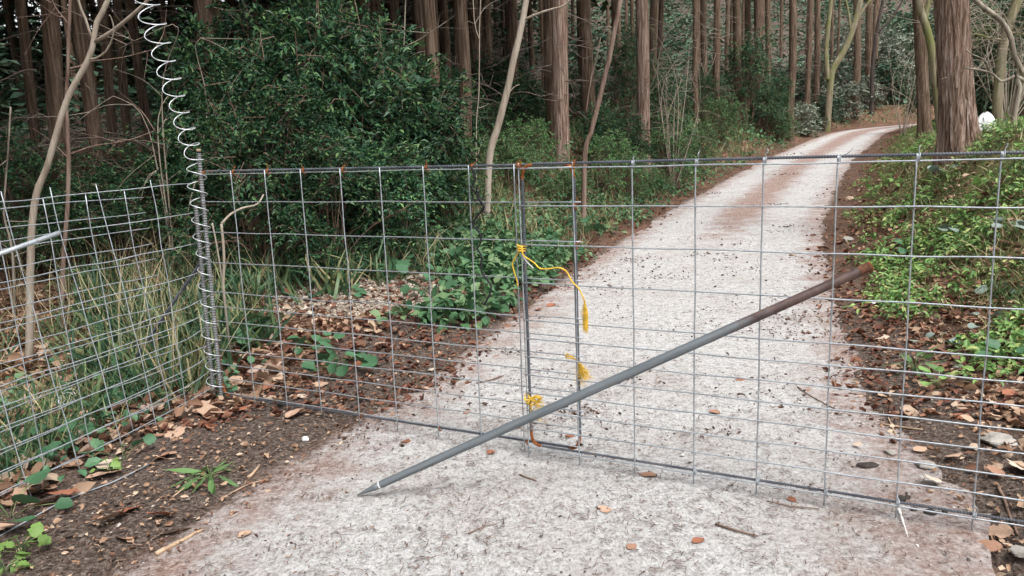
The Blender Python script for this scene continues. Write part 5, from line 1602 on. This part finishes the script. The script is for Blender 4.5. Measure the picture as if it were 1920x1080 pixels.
for k, (x, y, n, ll, h, rd, lb) in enumerate([
        (345, 640, 6, .09, .13, .15, 'big-leaved plant hugging the outer side of the gate post'), (232, 865, 5, .08, .07, .13, 'dark leaved plant on bare soil in front of the side fence'),
        (100, 850, 7, .10, .12, .17, 'dark leaved plant behind the lower wires of the side fence'), (275, 700, 6, .09, .12, .16, 'dark leaved plant midway along the side fence'),
        (200, 700, 7, .09, .14, .18, 'leafy plant deep behind the side fence wires'), (20, 970, 9, .12, .10, .18, 'lush green plant at the picture edge under the fence'), (160, 610, 7, .09, .16, .2, 'leafy plant in the grass behind the fence')]):
    plant('broad_leaved_plant', x, y, n, ll * .78, 'heart', 'ivy', h, rd, lb, GP2, 300 + k * 5)
plant('seedling', 42, 1042, 15, .05, 'lobed', 'herb_bright', .07, .075, 'bright yellow-green lobed seedling in the lower corner of the picture', 'fresh seedlings', 401)
plant('seedling', 12, 1075, 10, .045, 'lobed', 'herb_bright', .05, .06, 'second bright seedling cut by the corner of the picture', 'fresh seedlings', 406)
plant('seedling', 205, 885, 6, .04, 'lobed', 'herb_bright', .05, .06, 'yellow-green seedling against the bottom wire of the side fence', 'fresh seedlings', 411)
plant('grass_tuft', 395, 905, 16, .13, 'blade', 'grass', .07, .05, 'cut grass tuft on the dark soil in front of the side fence', 'grass tufts', 421)
plant('grass_tuft', 430, 640, 14, .26, 'blade', 'bamboo', .2, .08, 'broad-bladed tuft right behind the gate post', 'grass tufts', 426)
plant('grass_tuft', 1715, 700, 12, .16, 'blade', 'grass', .1, .06, 'drooping green tuft at the right road verge below the herbs', 'grass tufts', 431)
plant('grass_tuft', 1178, 292, 14, .5, 'blade', 'bamboo', .3, .12, 'long-bladed green tuft beside the foot of the reddish sapling', 'grass tufts', 436)
GP3 = 'silvery plants on the right bank'
for k, (x, y, n, ll, m_, lb) in enumerate([
        (1850, 625, 4, .09, 'silver', 'silvery heart-shaped leaves low on the right bank'), (1870, 560, 4, .09, 'silver', 'silvery leaves above the lower silvery plant on the bank'),
        (1895, 690, 4, .11, 'ivy', 'large dark leaves at the picture edge on the bank'), (1760, 655, 3, .06, 'silver', 'small grey-green leaves beside the herbs'),
        (1700, 470, 6, .10, 'ivy', 'broad green leaves at the top of the herb patch'), (1790, 445, 6, .10, 'silver', 'pale broad leaves in the shaded hollow of the bank'),
        (1740, 380, 7, .11, 'herb', 'upright fresh green leaves mid-bank below the big cedar'), (1895, 440, 6, .11, 'silver', 'pale leaves at the picture edge mid-bank'),
        (1770, 330, 5, .12, 'silver', 'pale leaves at the foot of the big cedar'), (1850, 350, 6, .12, 'herb', 'fresh leaves right of the big cedar foot'), (1680, 350, 7, .12, 'herb', 'fresh leaves at the road verge left of the big cedar'),
        (1760, 730, 6, .06, 'herb', 'small fresh plant beside the tan stone'), (1640, 360, 7, .12, 'herb', 'fresh leaves nearest the road above the pipe end')]):
    plant('bank_plant', x, y, n + 2, ll * .8, 'heart', m_, .11, .12, lb, GP3, 500 + k * 5)


def stone(name, px_, py_, size, m_, label, cat, seed, flat=.6, group=None, long=1.3):
    p = ground_px(px_, py_)
    r_ = np.random.default_rng(seed)
    u = np.linspace(0, 2 * math.pi, 14, endpoint=False); v = np.linspace(-1, 1, 9)
    V = []
    for b_ in v:
        for a in u:
            q = np.array([math.cos(a) * math.sqrt(max(0, 1 - b_ * b_)), math.sin(a) * math.sqrt(max(0, 1 - b_ * b_)), b_])
            V.append(q)
    V = np.array(V)
    n1 = fbm(V[:, 0] * 1.3 + seed, V[:, 1] * 1.3 + V[:, 2] * 1.7, seed)
    V = V * (1 + .35 * n1)[:, None]
    pl = norm(r_.normal(size=(6, 3)))
    for q in pl:
        dd = V @ q; V = V - np.maximum(0, dd - .72)[:, None] * q
    V = V * [size * long, size, size * flat]
    i = (np.arange(8)[:, None] * 14 + np.arange(14)[None]).ravel(); j = (np.arange(8)[:, None] * 14 + ((np.arange(14) + 1) % 14)[None]).ravel()
    o = link(name, make_mesh(name, V, [np.stack([i, j, j + 14, i + 14], -1)], M[m_], smooth=False))
    o.location = (p[0], p[1], on_surface(p[0], p[1]) + size * flat * .55); o.rotation_euler = (0, 0, r_.uniform(0, 6.28))
    return tag(o, label, cat, group)


for k, (x, y, s, m_, lb) in enumerate([
        (1705, 776, .040, 'stone_tan', 'tan stone in the soil at the right road edge beneath the herbs'), (1872, 834, .055, 'stone', 'large grey-green stone half sunk by the right edge of the picture'),
        (1733, 880, .030, 'stone', 'grey stone in the dark soil behind the bottom rail'), (1670, 862, .022, 'stone', 'small squared grey stone on the concrete edge'),
        (1592, 375, .07, 'stone_tan', 'pale round stone at the far right road edge'), (1590, 452, .06, 'stone', 'grey stone on the litter edge above the pipe end'),
        (1484, 488, .03, 'stone_tan', 'orange-tan pebble alone on the far concrete'), (573, 826, .018, 'white', 'white pebble on the soil in front of the gate'),
        (1795, 692, .03, 'stone', 'rounded grey stone among dry leaves on the right'), (866, 527, .10, 'stone_tan', 'smooth buff boulder half hidden behind the big-leaved plants'),
        (1912, 1060, .028, 'stone', 'grey stone in the lower right corner')]):
    stone('stone', x, y, s, m_, lb, 'stone', 600 + k, .6, 'stones along the road')
for k, (x, y, s, lb) in enumerate([(1742, 982, .016, 'largest black clod on the concrete below the bottom rail'), (1712, 976, .011, 'black clod left of the largest one'), (1757, 981, .008, 'tiny black clod right of the largest one'),
                                   (1770, 982, .012, 'black clod nearest the slab edge'), (1690, 952, .016, 'dark clod under the bottom rail by the wire stub'), (1700, 947, .010, 'small dark clod touching the one under the rail')]):
    stone('soil_clod', x, y, s, 'clod', lb, 'clod', 640 + k, .7, 'dark clods by the slab edge')
stone('rubber_piece', 1626, 891, .021, 'clod', 'black elongated lump on the concrete behind the bottom rail', 'lump', 660, .55, None, 2.0)


def stick(name, pts, r, m_, label, cat, group, off=.006):
    P = [ground_px(x, y) for x, y in pts]
    for q in P: q[2] = on_surface(q[0], q[1]) + off
    P = catmull(np.array(P), .03)
    r_ = np.random.default_rng(int(pts[0][0]))
    P = P + r_.normal(0, r * .25, P.shape) * [1, 1, .4]
    V, fs = tube_geo(P, r * np.linspace(1.1, .7, len(P)), 7)
    return tag(link(name, make_mesh(name, V, fs, M[m_])), label, cat, group)


GT = 'twigs and sticks on the ground'
stick('stick', [(296, 1050), (340, 1026), (381, 1004)], .008, 'stick', 'pale peeled stick at the boundary of soil and concrete', 'stick', GT)
stick('stick', [(465, 900), (475, 890), (487, 876)], .007, 'stick', 'short split piece of pale wood on the soil', 'stick', GT)
stick('stick', [(420, 935), (460, 917), (500, 907)], .003, 'stick', 'thin straw-like stick across the soil edge', 'twig', GT)
stick('stick', [(325, 935), (365, 905), (430, 885)], .003, 'stick', 'bent thin straw on the dark soil by the cut tuft', 'twig', GT)
stick('stick', [(975, 925), (1007, 935)], .004, 'twig', 'short dark twig on the concrete in front of the gate', 'twig', GT)
stick('stick', [(1340, 1020), (1375, 1032), (1417, 1043)], .004, 'twig', 'long reddish twig on the concrete lower right', 'twig', GT)
stick('stick', [(1437, 975), (1480, 985), (1535, 990)], .0025, 'twig', 'hair-thin curved twig under the bottom rail', 'twig', GT)
stick('stick', [(1650, 800), (1690, 806), (1730, 808)], .005, 'stick', 'pale forked twig on the dark soil right of the road', 'twig', GT)
stick('stick', [(1665, 785), (1672, 803), (1678, 820)], .004, 'stick', 'short twig crossing the pale forked one', 'twig', GT)
stick('stick', [(1872, 915), (1888, 960), (1908, 1008)], .006, 'twig', 'grey stick leaning in the litter at the right edge', 'stick', GT)
stick('stick', [(895, 732), (920, 728), (945, 722)], .004, 'twig', 'twig on the road behind the gate near the thin stile', 'twig', GT)
stick('stick', [(1495, 745), (1520, 762), (1573, 786)], .0035, 'twig', 'curved twig on the road behind the lower mesh', 'twig', GT)
stick('stick', [(880, 1040), (910, 1025), (935, 1018)], .002, 'twig', 'faint thin straw low on the concrete', 'twig', GT)

# bent dead branch behind the gate post
P = catmull(np.array([at(415, 420, 4.6), at(432, 402, 4.65), at(455, 390, 4.7), at(482, 383, 4.75), at(494, 365, 4.8)]), .02)
Pd_ = catmull(np.array([at(418, 545, 4.6), at(420, 480, 4.6), at(415, 420, 4.6)]), .03)
Pd_[0][2] = gz(Pd_[0][0], Pd_[0][1]) - .05
V, fs = join_geo([tube_geo(P, np.linspace(.0075, .005, len(P)), 8), tube_geo(Pd_, .008, 8), tube_geo(catmull(np.array([at(422, 560, 4.62), at(408, 470, 4.6), at(398, 418, 4.58)]), .03), .005, 7)])
tag(link('dead_stump', make_mesh('dead_stump', V, fs, M['bark_pale'])), 'broken pale stems with one bent branch right behind the gate post', 'dead stem')

# scrap of white wire on the leaves under the fence
c0 = ground_px(132, 770); c0[2] += .05
parts = []
for k in range(3):
    a = np.linspace(0, 2 * math.pi * .9, 40); rr_ = .032 + .006 * k
    tl = Matrix.Rotation(.5 * k + .4, 3, 'X') @ Matrix.Rotation(.7 * k, 3, 'Z')
    Q = np.array([np.array(tl @ Vector((rr_ * math.cos(t), rr_ * math.sin(t), .004 * t))) for t in a]) + c0 + [.02 * k - .03, .0, .012 * k]
    parts.append(tube_geo(Q, .0022, 5))
V, fs = join_geo(parts)
tag(link('wire_scrap', make_mesh('wire_scrap', V, fs, M['galv_bright'])), 'loose loops of white wire on the leaves under the side fence', 'wire')

# chalky scratch left on the concrete by a wire stub
q0, q1 = ground_px(1684, 978), ground_px(1701, 1034)
t = np.linspace(0, 1, 12)[:, None]; c = q0 + (q1 - q0) * t; sd = norm(np.cross(q1 - q0, [0, 0, 1.0]))
w = (.002 + .003 * np.random.default_rng(2).random((12, 1))) * (1.2 - t)
V = np.vstack([c + sd * w, c - sd * w]); V[:, 2] = .012; j = np.arange(11)
tag(link('scratch', make_mesh('scratch', V, [np.stack([j, j + 1, j + 13, j + 12], -1)], M['chalk']), bpy.data.objects['road']), 'white scratch on the concrete below a wire stub of the gate')

# crumpled white bag behind the big cedar, and a white scrap by the road
def rag(px_, py_, w, h, label, seed, Y=None):
    p = ground_px(px_, py_) if Y is None else foot(px_, py_, Y)
    r_ = np.random.default_rng(seed)
    u = np.linspace(0, 2 * math.pi, 30, endpoint=False); v = np.linspace(0, 1, 14)
    U2, V2 = np.meshgrid(u, v)
    prof = np.sin(np.pi * (.12 + .86 * V2)) ** .7
    rr_ = prof * (1 + .30 * fbm(np.cos(U2) * 2 + seed, np.sin(U2) * 2 + V2 * 3, seed) + .12 * np.cos(5 * U2 + V2 * 4))
    X = w * rr_ * np.cos(U2); Yy = w * .8 * rr_ * np.sin(U2); Z = h * V2 * (1 + .2 * fbm(np.cos(U2) * 1.5, np.sin(U2) * 1.5, seed + 2))
    i = (np.arange(13)[:, None] * 30 + np.arange(30)[None]).ravel(); j = (np.arange(13)[:, None] * 30 + ((np.arange(30) + 1) % 30)[None]).ravel()
    return make_mesh('white_bag', np.stack([X, Yy, Z], -1).reshape(-1, 3), [np.stack([i, j, j + 30, i + 30], -1)], M['white'], smooth=False), p


me, p = rag(1842, 288, .12, .27, '', 3, 10.0)
o = link('white_bag', me); o.location = (p[0], p[1], p[2] + .03)
tag(o, 'crumpled white bag lying behind the foot of the big reddish cedar', 'bag')
me, p = rag(1644, 573, .05, .03, '', 5)
o = link('white_scrap', me); o.location = (p[0], p[1], on_surface(p[0], p[1]) + .002); o.rotation_euler = (.2, .25, .6); o.scale = (1.5, .7, 1)
tag(o, 'white scrap of plastic on the litter just below the raised end of the pipe', 'scrap')
